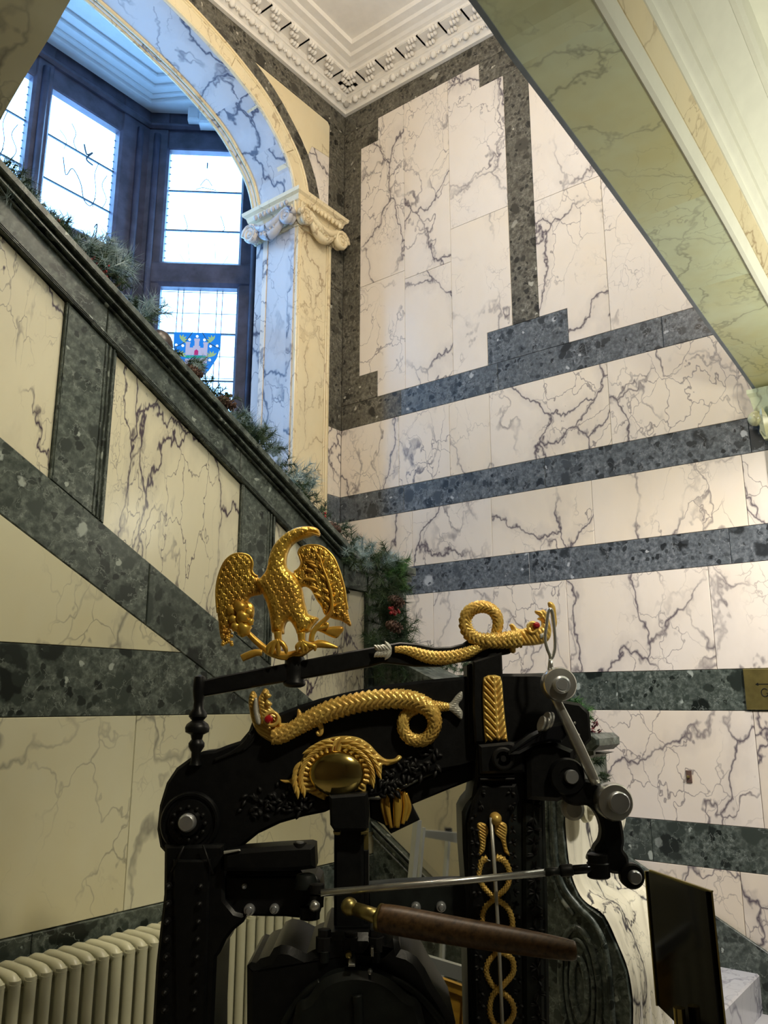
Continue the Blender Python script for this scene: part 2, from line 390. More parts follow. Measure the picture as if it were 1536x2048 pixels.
def inflate(P, w_, Tk, y0, back=.004, res=.004, extra=None, edge=.002, smoothcurve=True, fn=None):
    """relief: outline P (x, z) swelling towards -y by up to Tk within w_ of its rim; extra(x, z, d) adds carving"""
    if smoothcurve:
        C_ = [tuple(p) for p in catmull([Vector(p) for p in P], 4, True)]
    else: C_ = [tuple(p) for p in P]
    if area2(C_) < 0: C_ = C_[::-1]
    B = []
    for i in range(len(C_)):
        a, b = Vector(C_[i]), Vector(C_[(i+1) % len(C_)]); k = max(1, int((b-a).length/res))
        for j in range(k): B.append(tuple(a.lerp(b, j/k)))
    xs = [p[0] for p in B]; zs = [p[1] for p in B]; pts = list(B); ds = [0]*len(B)
    nz = int((max(zs)-min(zs))/(res*.87))+1; nx = int((max(xs)-min(xs))/res)+2
    for j in range(nz):
        z = min(zs)+j*res*.87
        for i in range(nx):
            x = min(xs)+(i+.5*(j % 2))*res
            if pip(x, z, C_):
                d = dseg(x, z, C_)
                if d > res*.6: pts.append((x, z)); ds.append(d)
    r = delaunay_2d_cdt([Vector(p) for p in pts], [], [list(range(len(B)))], 1, 1e-7)
    vo, fo, orig = r[0], r[2], r[3]
    V = []; n = len(vo)
    for i, p in enumerate(vo):
        o_ = orig[i]; d = ds[o_[0]] if o_ and o_[0] < len(ds) else dseg(p.x, p.y, C_)
        t = min(1, d/w_); h = Tk*math.sqrt(max(0, 1-(1-t)**2))
        if fn: h = fn(p.x, p.y, d, h)
        if extra and d > 0: h += extra(p.x, p.y, d)*min(1, d/(res*2.5))
        V.append(Vector((p.x, y0-edge-max(0, h), p.y)))
    V += [Vector((p.x, y0+back, p.y)) for p in vo]
    cnt = {}
    Fc = []
    for f in fo:
        f = tuple(f); Fc.append(f); Fc.append(tuple(i+n for i in f[::-1]))
        for i in range(len(f)):
            e = (f[i-1], f[i]); k = (min(e), max(e)); cnt.setdefault(k, []).append(e)
    for k, es in cnt.items():
        if len(es) == 1:
            a, b = es[0]; Fc.append((b, a, a+n, b+n))
    return V, Fc
# ================================================================== THE ROOM
XR, YA, YL, YW = 4.364, 3.75, 2.35, 5.30
fR = lambda a, b, t: Vector((XR+t, a, b))
fA = lambda a, b, t: Vector((a, YA+t, b))
fL = lambda a, b, t: Vector((a, YL+t, b))
GAP = .0012
def slab(name, P, fm, mat, parent, t0=0., t1=.03, ch=.0015, gap=GAP, smooth=False, label=None):
    V, Fc = prism(P, fm, t0, t1, ch, gap); return mk(name, V, Fc, mat, parent, smooth=smooth, label=label)
def rect(a0, a1, b0, b1): return [(a0, b0), (a1, b0), (a1, b1), (a0, b1)]
def row(name, fm, mat, parent, b0, b1, edges, **kw):
    for i in range(len(edges)-1): slab(name, rect(edges[i], edges[i+1], b0, b1), fm, mat, parent, **kw)
# ---- right wall
wr = empty('wall_right', (XR, 1.5, 0), label='tall veined marble wall with dark green bands on the right', kind='structure')
Geo().box((XR+.03, -3, -.05), (XR+.25, 3.78, 6.6)).mk('wall_backing', 'joint', wr)
YF = 3.75
row('marble_panel', fR, 'cream', wr, 0.02, .76, [-2.9, -1.6, -.6, .3, 1.2, 2.1, 3.0, YF])
row('green_marble_band', fR, 'green', wr, .76, .965, [-2.9, -1, .4, 1.62, 2.7, YF])
row('marble_panel', fR, 'cream', wr, .965, 1.51, [-2.9, -1.4, .15, 1.07, 2.0, 2.9, YF])
row('green_marble_band', fR, 'green', wr, 1.51, 1.713, [-2.9, -1, .3, 1.75, 2.8, YF])
row('marble_panel', fR, 'cream', wr, 1.713, 2.243, [-2.9, -1.4, .3, 1.22, 2.02, 2.95, YF])
row('green_marble_band', fR, 'green_blue_lit', wr, 2.243, 2.43, [-2.9, -.8, 1.10, 2.25, YF])
row('marble_panel', fR, 'cream', wr, 2.43, 2.81, [-2.9, -1.2, .2, 1.0, 1.83, 2.50, 3.11, YF])
row('green_marble_band', fR, 'green_blue_lit', wr, 2.81, 3.0, [-2.9, -.9, .95, 2.12, 3.18, YF])
row('marble_panel', fR, 'cream', wr, 3.0, 3.51, [.5, 1.69, 2.49, 2.80, 3.22, YF])
row('green_marble_band', fR, 'green_blue_lit', wr, 3.51, 3.70, [.5, 1.35, 2.42, 3.20])
slab('green_marble_band', rect(3.20, YF, 3.51, 3.70), fR, 'green_warm_lit', wr)
# framed panels above
slab('green_marble_band', [(YF, 3.70), (YF, 5.95), (3.58, 5.95), (3.58, 3.90), (3.41, 3.90), (3.41, 3.70)], fR, 'green_warm_lit', wr)
slab('green_marble_band', [(3.58, 5.83), (3.41, 5.83), (3.41, 6.03), (YF, 6.03), (YF, 5.95), (3.58, 5.95)], fR, 'green_warm_lit', wr)
slab('green_marble_band', rect(1.9, YF, 6.03, 6.20), fR, 'green_warm_lit', wr)
slab('green_marble_band', rect(.7, 1.9, 6.03, 6.20), fR, 'green_warm_lit', wr)
slab('green_marble_band', [(2.49, 3.70), (1.92, 3.70), (1.92, 3.93), (2.49, 3.93)], fR, 'green_blue_lit', wr)
slab('green_marble_band', rect(2.11, 2.30, 3.93, 5.83), fR, 'green_warm_lit', wr)
slab('green_marble_band', rect(1.92, 2.49, 5.83, 6.03), fR, 'green_warm_lit', wr)
# cream slabs of the left framed panel (joints as in the photo)
slab('marble_panel', [(3.41, 3.70), (3.16, 3.70), (3.16, 4.62), (3.58, 4.62), (3.58, 3.90), (3.41, 3.90)], fR, 'cream', wr)
slab('marble_panel', [(3.58, 4.62), (3.16, 4.62), (3.16, 6.03), (3.41, 6.03), (3.41, 5.83), (3.58, 5.83)], fR, 'cream', wr)
slab('marble_panel', rect(2.76, 3.16, 3.70, 4.55), fR, 'cream', wr)
slab('marble_panel', rect(2.76, 3.16, 4.55, 6.03), fR, 'cream', wr)
slab('marble_panel', [(2.76, 3.70), (2.49, 3.70), (2.49, 3.93), (2.30, 3.93), (2.30, 4.8), (2.76, 4.8)], fR, 'cream', wr)
slab('marble_panel', [(2.76, 4.8), (2.30, 4.8), (2.30, 5.83), (2.49, 5.83), (2.49, 6.03), (2.76, 6.03)], fR, 'cream', wr)
slab('marble_panel', [(2.11, 3.93), (1.92, 3.93), (1.92, 3.70), (1.65, 3.70), (1.65, 4.75), (2.11, 4.75)], fR, 'cream', wr)
slab('marble_panel', [(2.11, 4.75), (1.65, 4.75), (1.65, 6.03), (1.92, 6.03), (1.92, 5.83), (2.11, 5.83)], fR, 'cream', wr)
slab('marble_panel', rect(1.15, 1.65, 3.70, 6.03), fR, 'cream', wr)
slab('marble_panel', rect(.7, 1.15, 3.70, 6.03), fR, 'cream', wr)
# ---- back (arch) wall
wb = empty('wall_back', (2.1, YA, 0), label='marble wall with the great arch to the window bay', kind='structure')
XC = 2.10
arcR = [(2.10, 5.955), (2.56, 5.915), (3.0, 5.83), (3.36, 5.70), (3.56, 5.56), (3.72, 5.39), (3.80, 5.16), (3.825, 4.93)]
def mirror_arc(A): return [(2*XC-x, z) for x, z in A[::-1]][:-1]+A
ARC = [Vector(p) for p in catmull([Vector(p) for p in mirror_arc(arcR)], 6)]
def offs(A, d):
    out = []
    for i, p in enumerate(A):
        t = (A[min(len(A)-1, i+1)]-A[max(0, i-1)]).normalized(); out.append(p+Vector((-t.y, t.x))*d)
    return out
def ringpieces(name, A, d0, d1, y0, y1, mat, parent, cuts, zmax=6.2, nose=0.0):
    """a ring between offsets d0 and d1 of the intrados, cut into voussoirs"""
    I, O = offs(A, d0), offs(A, d1)
    for k in range(len(cuts)-1):
        a, b = cuts[k], cuts[k+1]
        idx = [round(a*(len(A)-1)+(b-a)*(len(A)-1)*i/10) for i in range(11)]
        idx = sorted(set(idx))
        P = [tuple(I[i]) for i in idx]+[(O[i].x, min(zmax, O[i].y)) for i in idx[::-1]]
        Q = []
        for p in P:
            if not Q or (Vector(p)-Vector(Q[-1])).length > 1e-4: Q.append(p)
        slab(name, Q, lambda a_, b_, t: Vector((a_, t, b_)), mat, parent, y0, y1, ch=.004)
ringpieces('archivolt_stone', ARC, 0, .165, YA-.016, YA+.1, 'yellow', wb, [0, .17, .33, .5, .67, .83, 1])
ringpieces('green_marble_ring', ARC, .165, .30, YA-.004, YA+.1, 'green_warm_lit', wb, [0, .25, .5, .75, 1])
def ringmould(name, A, d, y, r, mat, parent):
    O = offs(A, d); V, Fc = tube([(p.x, y, p.y) for p in O], r, 8, sub=1, ref=(0, 1, 0)); mk(name, V, Fc, mat, parent, smooth='all')
ringmould('arch_moulding', ARC, .012, YA-.016, .010, 'yellow', wb)
ringmould('arch_moulding', ARC, .152, YA-.016, .010, 'yellow', wb)
ringmould('arch_moulding', ARC, .125, YA-.016, .005, 'yellow', wb)
# soffit of the arch
def sweep(curve, section, fn):
    """curve: 2D pts; section: list of (d, y); closed section swept along the curve"""
    V = []; Fc = []; n = len(section)
    for i, p in enumerate(curve):
        t = (curve[min(len(curve)-1, i+1)]-curve[max(0, i-1)]).normalized(); nn = Vector((-t.y, t.x))
        for d, y in section: V.append(fn(p+nn*d, y))
    for i in range(len(curve)-1):
        for k in range(n): Fc.append((i*n+k, i*n+(k+1) % n, (i+1)*n+(k+1) % n, (i+1)*n+k))
    Fc += [tuple(range(n))[::-1], tuple(range((len(curve)-1)*n, len(curve)*n))]
    return V, Fc
NA = len(ARC); cs = [0, .16, .30, .43, .57, .70, .81, .92, 1]
for k in range(len(cs)-1):
    a, b = round(cs[k]*(NA-1)), round(cs[k+1]*(NA-1))
    V, Fc = sweep(ARC[a:b+1], [(0.001, YA+.0), (.0, YA+.004), (.0, YA+.34), (.06, YA+.34), (.06, YA+.0)], lambda p, y: Vector((p.x, y, p.y)))
    mk('soffit_slab', V, Fc, 'white_m', wb)
for dy, r, mt in ((.352, .016, 'yellow'), (.385, .013, 'cream'), (.41, .018, 'yellow')):
    ringmould('soffit_roll_moulding', ARC, .0, YA+dy, r, mt, wb)
# spandrel right
O2 = offs(ARC, .30); rightpart = [p for p in O2 if p.x > 3.30]
sp = [(p.x, min(p.y, 6.03)) for p in rightpart]
spJ1 = [p for p in sp if p[1] > 5.55]; spJ2 = [p for p in sp if p[1] <= 5.55]
mid = spJ1[-1]
slab('spandrel_panel', spJ1+[(4.18, mid[1]), (4.18, 6.03)][0:2][::1]+[], fA, 'yellow', wb) if False else None
slab('spandrel_panel', spJ1+[(3.98, mid[1]+.10), (4.18, mid[1]+.12), (4.18, 6.0), (4.155, 6.03)], fA, 'yellow', wb, t1=.05)
slab('spandrel_panel', [mid]+spJ2+[(4.18, spJ2[-1][1]), (4.18, mid[1]+.12), (3.98, mid[1]+.10)], fA, 'cream', wb, t1=.05)
slab('spandrel_panel', [(2*XC-p[0], p[1]) for p in sp]+[(.02, sp[-1][1]), (.02, 6.03)], fA, 'yellow', wb, t1=.05)
for a, b in ((-2.0, .3), (.3, 1.9), (1.9, 3.0), (3.0, XR)):
    slab('green_marble_band', rect(a, b, 6.03, 6.2), fA, 'green_warm_lit', wb, t1=.05)
slab('green_marble_band', rect(4.185, XR, 3.51, 4.62), fA, 'green_warm_lit', wb)
slab('green_marble_band', rect(4.185, XR, 4.62, 6.03), fA, 'green_warm_lit', wb)
for z0, z1, mt in ((3.0, 3.51, 'cream'), (2.81, 3.0, 'green_blue_lit'), (2.43, 2.81, 'cream'), (2.243, 2.43, 'green_blue_lit'), (1.2, 2.243, 'cream')):
    slab('marble_return', rect(4.225, XR, z0, z1), fA, mt, wb)
Geo().box((4.19, YA+.03, .5), (XR+.03, YA+.41, 6.25)).box((2*XC-3.82-1.5-2, YA+.051, 0), (2*XC-3.825-.08, YA+.41, 6.25)).mk('wall_backing', 'joint', wb)
# masonry over the arch between face and back
V, Fc = sweep([p for p in offs(ARC, .06)], [(0, YA+.1), (0, YA+.41), (.26, YA+.41), (.26, YA+.1)], lambda p, y: Vector((p.x, y, p.y)))
mk('arch_core', V, Fc, 'joint', wb)
Geo().box((-2, YA+.051, 6.12), (XR+.03, YA+.41, 6.55)).mk('wall_backing', 'joint', wb)
Pbk = [(3.86, 4.9), (3.9, 5.3), (3.78, 5.65), (3.5, 5.85), (3.2, 6.0), (3.2, 6.2), (4.25, 6.2), (4.25, 4.9)]
V, Fc = prism(Pbk, fA, .06, .41, .001); mk('wall_backing', V, Fc, 'joint', wb)
# ---- pilaster (yellow face, white jamb)
pil = wb
PX0, PX1 = 3.825, 4.19
slab('pilaster_shaft', rect(PX0+.045, PX1-.045, 2.0, 4.93), fA, 'yellow', pil, -.018, .03)
for a, b in ((PX0, PX0+.03), (PX0+.03, PX0+.045), (PX1-.045, PX1-.03), (PX1-.03, PX1)):
    slab('pilaster_fillet', rect(a, b, 2.0, 4.93), fA, 'yellow', pil, -.03 if (b-a) > .02 else -.024, .03, ch=.003)
fJ = lambda a, b, t: Vector((PX0-t*-1, a, b))
slab('jamb_slab', rect(YA+.06, YA+.28, 3.3, 4.93), lambda a, b, t: Vector((PX0+t, a, b)), 'white_m', pil)
slab('jamb_slab', rect(YA+.06, YA+.28, 2.0, 3.3), lambda a, b, t: Vector((PX0+t, a, b)), 'white_m', pil)
slab('jamb_fillet', rect(YA-.0, YA+.06, 2.0, 4.93), lambda a, b, t: Vector((PX0+t, a, b)), 'white_m', pil, -.008)
slab('jamb_fillet', rect(YA+.28, YA+.33, 2.0, 4.93), lambda a, b, t: Vector((PX0+t, a, b)), 'cream', pil, -.006)
slab('jamb_fillet', rect(YA+.33, YA+.41, 2.0, 4.93), lambda a, b, t: Vector((PX0+t, a, b)), 'white_m', pil, .002)
Geo().box((PX0+.03, YA+.03, 0), (4.20, YA+.41, 4.93)).mk('pilaster_core', 'joint', pil)
# left pilaster, mirrored, out of sight behind the gallery edge
slab('pilaster_shaft', rect(2*XC-PX1, 2*XC-PX0, 1.2, 4.93), fA, 'yellow', pil, -.03, .1)
# ---- ionic capital with festoons: face side and jamb side
cap = empty('pilaster_capital', (PX0, YA, 4.9), parent=None, label='carved marble capital with scroll volutes and festoons at the arch springing', kind='structure')
g = Geo()
def quadprofile(x0, y0, x1, y1, prof):  # footprints growing outwards: (overhang, z)
    V = []; Fc = []
    for o, z in prof: V += [(x0-o, y0-o, z), (x1+o, y0-o, z), (x1+o, y1+o, z), (x0-o, y1+o, z)]
    for i in range(len(prof)-1):
        for k in range(4): Fc.append((i*4+k, i*4+(k+1) % 4, i*4+4+(k+1) % 4, i*4+4+k))
    Fc += [(3, 2, 1, 0), tuple(range(len(V)-4, len(V)))]
    return V, Fc
V, Fc = quadprofile(PX0, YA-.02, 4.19, YA+.38, [(.012, 4.93), (.02, 4.955), (.02, 4.99), (.035, 5.02), (.045, 5.08), (.065, 5.10), (.07, 5.12), (.075, 5.135), (.095, 5.15), (.10, 5.175), (.03, 5.185)])
mk('abacus', V, Fc, 'yellow', cap)
def volute(c, axis_out, axis_side, r0, mat, name='volute'):
    c = Vector(c); o_ = Vector(axis_out); sd = Vector(axis_side); P = []; R = []
    for k in range(26):
        a = k/25*2.3*2*pi; r = r0*(1-.82*k/25); P.append(c+sd*(math.cos(a)*r)+Vector((0, 0, math.sin(a)*r))); R.append(.020*(1-.5*k/25))
    V, Fc = tube(P, R, 7, sub=1, ref=o_, squash=1.6); mk(name, V, Fc, mat, cap, smooth='all')
    V, Fc = lathe([(.001, -.05), (r0*.75, -.05), (r0*.75, .008), (.014, .012), (.012, .022), (.001, .026)], c, o_, 14); mk('volute_disc', V, Fc, mat, cap, smooth=True)
volute((4.215, YA-.10, 4.965), (0, -1, 0), (1, 0, 0), .075, 'yellow')
volute((PX0+.0, YA-.10, 4.975), (0, -1, 0), (-1, 0, 0), .06, 'yellow')
volute((PX0-.09, YA+.375, 4.965), (-1, 0, 0), (0, 1, 0), .075, 'cream')
volute((PX0-.09, YA+.0, 4.975), (-1, 0, 0), (0, -1, 0), .06, 'white_m')
def festoon(a, b, out, sag, mat):
    a, b, out = Vector(a), Vector(b), Vector(out); rng = random.Random(3)
    for ly in range(2):
        P = [a.lerp(b, t)+Vector((0, 0, -sag*(1-(2*t-1)**2)*(1-.45*ly)))+out*(.02*ly) for t in [i/12 for i in range(13)]]
        V, Fc = tube(P, [.018+.016*math.sin(pi*i/12) for i in range(13)], 8, sub=2); mk('festoon', V, Fc, mat, cap, smooth='all')
    G = Geo()
    for i in range(46):
        t = rng.random(); p = a.lerp(b, t)+Vector((0, 0, -sag*(1-(2*t-1)**2)*rng.uniform(.6, 1.05)))+out*rng.uniform(.012, .032)
        V, Fc = sphere(p, rng.uniform(.009, .016), 6); G.add(V, Fc)
    G.mk('festoon_fruit', mat, cap, smooth='all', kind='stuff')
festoon((PX0+.04, YA-.085, 5.03), (4.17, YA-.085, 5.02), (0, -1, 0), .13, 'yellow')
festoon((PX0-.075, YA+.03, 5.03), (PX0-.075, YA+.34, 5.02), (-1, 0, 0), .13, 'white_m')
for i in range(9):
    V, Fc = sphere((PX0+.04+i*.041, YA-.105, 5.085), .017, 8, 1, 1.3); mk('egg_moulding', V, Fc, 'yellow', cap, smooth='all')
for i in range(8):
    V, Fc = sphere((PX0-.095, YA+.01+i*.045, 5.085), .017, 8, 1, 1.3); mk('egg_moulding', V, Fc, 'white_m', cap, smooth='all')
for k in range(5):   # acanthus leaf at the corner
    a = pi*1.25+(k-2)*.35
    V, Fc = leafgeo((PX0+.01, YA-.01, 4.94), (math.cos(a)*.55, math.sin(a)*.55, 1), (math.cos(a), math.sin(a), -.3), .2-.02*abs(k-2), .07); mk('acanthus_leaf', V, Fc, 'yellow', cap, smooth=True)
# ---- cornice of the stair hall
tr = empty('trim_1', (XR, YA, 6.2), label='white plaster cornice with egg-and-dart and paired modillion blocks', kind='structure')
PROF = [(0, 6.2), (.028, 6.2), (.034, 6.222), (.05, 6.232), (.10, 6.268), (.108, 6.27), (.112, 6.322), (.232, 6.326), (.236, 6.345), (.262, 6.35), (.285, 6.362), (.33, 6.368), (.345, 6.385), (.40, 6.39), (.41, 6.42), (.41, 6.5), (0, 6.5)]
def mitre(prof, mat, name):
    V = []; Fc = []; n = len(prof)
    for i, (a, b) in enumerate(((-2.0, None), (None, None), (None, .66))):
        for o, z in prof:
            if i == 0: V.append((-2.0, YA-o, z))
            elif i == 1: V.append((XR-o, YA-o, z))
            else: V.append((XR-o, .66, z))
    for i in range(2):
        for k in range(n): Fc.append((i*n+k, i*n+(k+1) % n, (i+1)*n+(k+1) % n, (i+1)*n+k))
    Fc += [tuple(range(n)), tuple(range(2*n, 3*n))]
    mk(name, V, Fc, mat, tr)
mitre(PROF, 'plaster', 'cornice_moulding')
def along(s, o, z, side):   # side 0: back wall, 1: right wall; s = distance from the corner
    return Vector((XR-o-s, YA-o, z)) if side == 0 else Vector((XR-o, YA-o-s, z))
for side, Lm in ((0, 2.6), (1, 2.75)):
    eg = Geo().add(*sphere(along(0, .085, 6.244, side), .026, 8)).V, None
    s = .0; k = 0
    while s < Lm:
        c = along(s, .074, 6.246, side); V, Fc = sphere(c, .027, 8, 1, 1.15)
        mk('egg', V, Fc, 'plaster', tr, smooth='all')
        c2 = along(s+.047, .074, 6.246, side); G = Geo()
        for dz_ in (-.0,):
            V, Fc = sphere(c2, .009, 6, 1, 2.6); G.add(V, Fc)
            for q_ in (-.015, .015):
                V, Fc = sphere(along(s+.047+q_, .074, 6.250, side), .008, 6, 1, 2.2); G.add(V, Fc)
        G.mk('dart', 'plaster', tr, smooth='all')
        s += .094; k += 1
    s = .035
    while s < Lm:
        G = Geo()
        for q_ in (-.026, 0, .026):
            for o, r, zz in ((.128, .030, 6.302), (.178, .025, 6.310), (.215, .018, 6.318)):
                V, Fc = sphere(along(s+q_, o, zz, side), .0155, 7, 1.0, 1.3)
                G.add([Vector((p.x if side == 0 else along(0, o, 0, 1).x+(p.x-along(0, o, 0, 1).x)*1.55, p.y if side == 1 else along(0, o, 0, 0).y+(p.y-along(0, o, 0, 0).y)*1.55, p.z)) for p in V], Fc)
        G.mk('modillion', 'plaster', tr, smooth='all')
        G = Geo(); a = along(s-.045, .112, 6.30, side); b = along(s+.045, .228, 6.327, side)
        lo = [min(a[i], b[i]) for i in range(3)]; hi = [max(a[i], b[i]) for i in range(3)]; G.box((lo[0], lo[1], 6.318), (hi[0], hi[1], 6.328)).mk('modillion_plate', 'plaster', tr)
        s += .192
ce = Geo().box((-2.05, .6, 6.42), (XR+.2, YA+.2, 6.6)).mk('ceiling', 'plaster'); tag(ce, 'flat cream plaster ceiling above the stair hall', kind='structure')
# ================================================================== WINDOW BAY
bay = empty('wall_bay', (3.6, YW, 0), label='dark window bay behind the arch', kind='structure')
BC = Vector((3.597, YW, 0)); CD = Vector((math.cos(math.radians(-49)), math.sin(math.radians(-49)), 0)); CN = Vector((-CD.y, CD.x, 0))
fW = lambda a, b, t: Vector((a, YW+t, b))
fC = lambda a, b, t: BC+CD*a+CN*t+Vector((0, 0, b))
ZT, ZM1, ZM0, ZB = 6.18, 5.115, 4.888, 3.735
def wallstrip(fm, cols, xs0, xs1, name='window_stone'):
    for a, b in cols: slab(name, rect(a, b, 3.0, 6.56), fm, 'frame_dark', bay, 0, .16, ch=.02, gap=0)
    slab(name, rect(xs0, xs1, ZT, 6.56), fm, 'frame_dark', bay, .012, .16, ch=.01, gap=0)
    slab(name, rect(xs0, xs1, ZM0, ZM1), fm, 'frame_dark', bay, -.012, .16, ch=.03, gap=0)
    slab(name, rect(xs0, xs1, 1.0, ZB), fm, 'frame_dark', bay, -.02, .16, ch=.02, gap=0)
winW = [(1.20, 1.80), (1.96, 2.56), (2.72, 3.325)]
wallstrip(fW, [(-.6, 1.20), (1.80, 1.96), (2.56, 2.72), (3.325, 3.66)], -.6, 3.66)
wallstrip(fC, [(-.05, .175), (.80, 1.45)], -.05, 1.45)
# engaged shafts either side of the lights
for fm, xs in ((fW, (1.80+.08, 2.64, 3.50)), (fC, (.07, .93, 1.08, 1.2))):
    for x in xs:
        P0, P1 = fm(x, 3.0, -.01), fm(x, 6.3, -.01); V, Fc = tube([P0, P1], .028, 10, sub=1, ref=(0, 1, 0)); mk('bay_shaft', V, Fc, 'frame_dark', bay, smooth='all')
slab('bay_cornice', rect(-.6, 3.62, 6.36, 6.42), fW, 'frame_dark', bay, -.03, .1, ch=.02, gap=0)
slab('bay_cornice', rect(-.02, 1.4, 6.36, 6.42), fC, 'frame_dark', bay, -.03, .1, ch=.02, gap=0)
wn = 0
def window(fm, a, b, z0, z1, bars, verts=(), scr=None, shield=False):
    global wn; wn += 1
    c = fm((a+b)/2, z0, 0)
    w_ = empty('window_%d' % wn, c, label='bright leaded window light of the bay', kind='structure')
    slab('pane', rect(a-.01, b+.01, z0-.01, z1+.01), fm, 'pane', w_, .085, .095, ch=.0005, gap=0)
    for z in bars: slab('saddle_bar', rect(a, b, z-.006, z+.006), fm, 'lead', w_, .066, .080, ch=.001, gap=0)
    G = Geo()
    for x in verts: G.add(*prism(rect(x-.0028, x+.0028, z0, z1), fm, .076, .086, .0003))
    zz = z0+.19
    while zz < z1:
        G.add(*prism(rect(a, b, zz-.002, zz+.002), fm, .079, .086, .0003)) if verts else None
        zz += .19
    if G.V: G.mk('lead_came', 'lead', w_, kind='stuff')
    G = Geo()
    for z in [z0+i*(z1-z0)/16 for i in range(1, 16)]:
        for x in (a, b): G.add(*prism(rect(x-.008, x+.008, z-.003, z+.003), fm, .074, .086, .0005))
    G.mk('glazing_clip', 'lead', w_, kind='stuff')
    if scr:
        G = Geo()
        for path, r in scr:
            G.add(*tube([fm(a+(b-a)*x, z0+(z1-z0)*z, .078) for x, z in path], r, 5, sub=5, ref=CN))
        G.mk('painted_scroll', 'lead', w_, smooth='all')
    if shield:
        sx = (a+b)/2+.0; S_ = .094
        def W2(L): return [(sx+x, 4.504-z) for x, z in L]
        out = W2([(-.19, 0), (.19, 0), (.188, .13), (.165, .22), (.11, .32), (.05, .385), (0, .42), (-.05, .385), (-.11, .32), (-.165, .22), (-.188, .13)])
        sh = slab('heraldic_shield', out, fm, 'sg_blue', w_, .060, .072, gap=0, label='blue stained glass shield with a triple-towered castle')
        def sub(P, mat, nm, t=.055): slab(nm, W2(P), fm, mat, sh, t, .0605, ch=.0005, gap=0)
        cas = [(-.088, .20), (-.088, .10), (-.092, .10), (-.092, .085), (-.052, .085), (-.052, .10), (-.056, .10), (-.056, .135), (-.028, .135), (-.028, .12), (-.018, .12), (-.018, .075), (-.022, .075), (-.022, .055), (.022, .055), (.022, .075), (.018, .075), (.018, .12), (.028, .12), (.028, .135), (.056, .135), (.056, .10), (.052, .10), (.052, .085), (.092, .085), (.092, .10), (.088, .10), (.088, .20)]
        sub(cas, 'sg_grey', 'castle'); sub([(-.016, .20), (-.016, .165), (0, .15), (.016, .165), (.016, .20)], 'sg_red', 'castle_gate', .052)
        sub([(-.09, .205), (.09, .205), (.09, .225), (-.09, .225)], 'sg_green', 'green_mound'); sub([(-.088, .235), (.088, .225), (.088, .27), (-.088, .28)], 'sg_grey', 'motto_band')
        sub([(-.09, .285), (.09, .275), (.06, .295), (-.06, .30)], 'sg_green', 'green_mound')
        for x, z in ((0, .035), (-.06, .065), (.06, .065), (-.165, .115), (-.112, .12), (.112, .12), (.165, .115), (.11, .24)):
            V, Fc = lathe([(.011, 0), (.011, .006)], fm(sx+x, 4.504-z, .054), CN, 10); mk('white_roundel', V, Fc, 'sg_white', sh)
        for x, z, a_ in ((-.125, .05, .7), (.125, .05, 2.4), (-.125, .19, 1.2), (.125, .19, 1.9)):
            for k in range(5):
                aa = a_+(k-2)*.6; dd = CD*math.cos(aa)+Vector((0, 0, math.sin(aa)))
                if fm is fC: V, Fc = leafgeo(fm(sx+x, 4.504-z-.02, .055), dd, -CN, .05, .016); mk('leaf_sprig', V, Fc, 'sg_yellow', sh)
        for P in (((-.19, .14), (-.10, .09), (-.04, .0)), ((.19, .14), (.10, .09), (.04, .0))):
            V, Fc = tube([fm(sx+x, 4.504-z, .056) for x, z in P], .003, 5, sub=4, ref=CN); mk('shield_lead', V, Fc, 'lead', sh, smooth='all')
scrA = [([(.28, .55), (.34, .42), (.42, .50), (.55, .42), (.62, .30), (.72, .28), (.78, .36)], .004), ([(.75, .28), (.78, .42), (.74, .55), (.78, .66)], .003), ([(.88, .3), (.94, .4), (.86, .5), (.92, .6)], .003),
        ([(.35, .86), (.42, .80), (.40, .72), (.46, .66)], .003), ([(.2, .75), (.3, .70), (.28, .62)], .0025), ([(.8, .12), (.84, .16), (.83, .05), (.82, -.0)], .0045), ([(.55, .75), (.60, .68), (.68, .72), (.60, .64), (.70, .62)], .007),
        ([(.3, .12), (.36, .08), (.34, .02)], .003)]
scrB = [([(.42, .72), (.5, .78), (.58, .72)], .003), ([(.36, .68), (.45, .70), (.55, .69), (.64, .68)], .003), ([(.5, .93), (.5, .88)], .006), ([(.22, .45), (.28, .33), (.2, .31), (.34, .30)], .003), ([(.72, .45), (.78, .33), (.7, .31), (.84, .30)], .003), ([(.3, .2), (.33, .05)], .002), ([(.66, .2), (.68, .05)], .002), ([(.2, .1), (.28, .02)], .002), ([(.85, .1), (.78, .02)], .002)]
UB = [5.44, 5.815]; LB = [4.50, 4.087]
for (a, b) in winW:
    window(fW, a, b, ZM1, ZT, UB, scr=scrA); window(fW, a, b, ZB, ZM0, LB, verts=[a+.12, a+.17, (a+b)/2, b-.17, b-.12])
window(fC, .178, .80, ZM1, ZT, UB, scr=scrB)
window(fC, .178, .80, ZB, ZM0, LB, verts=[.31, .355, .49, .63, .675], shield=True)
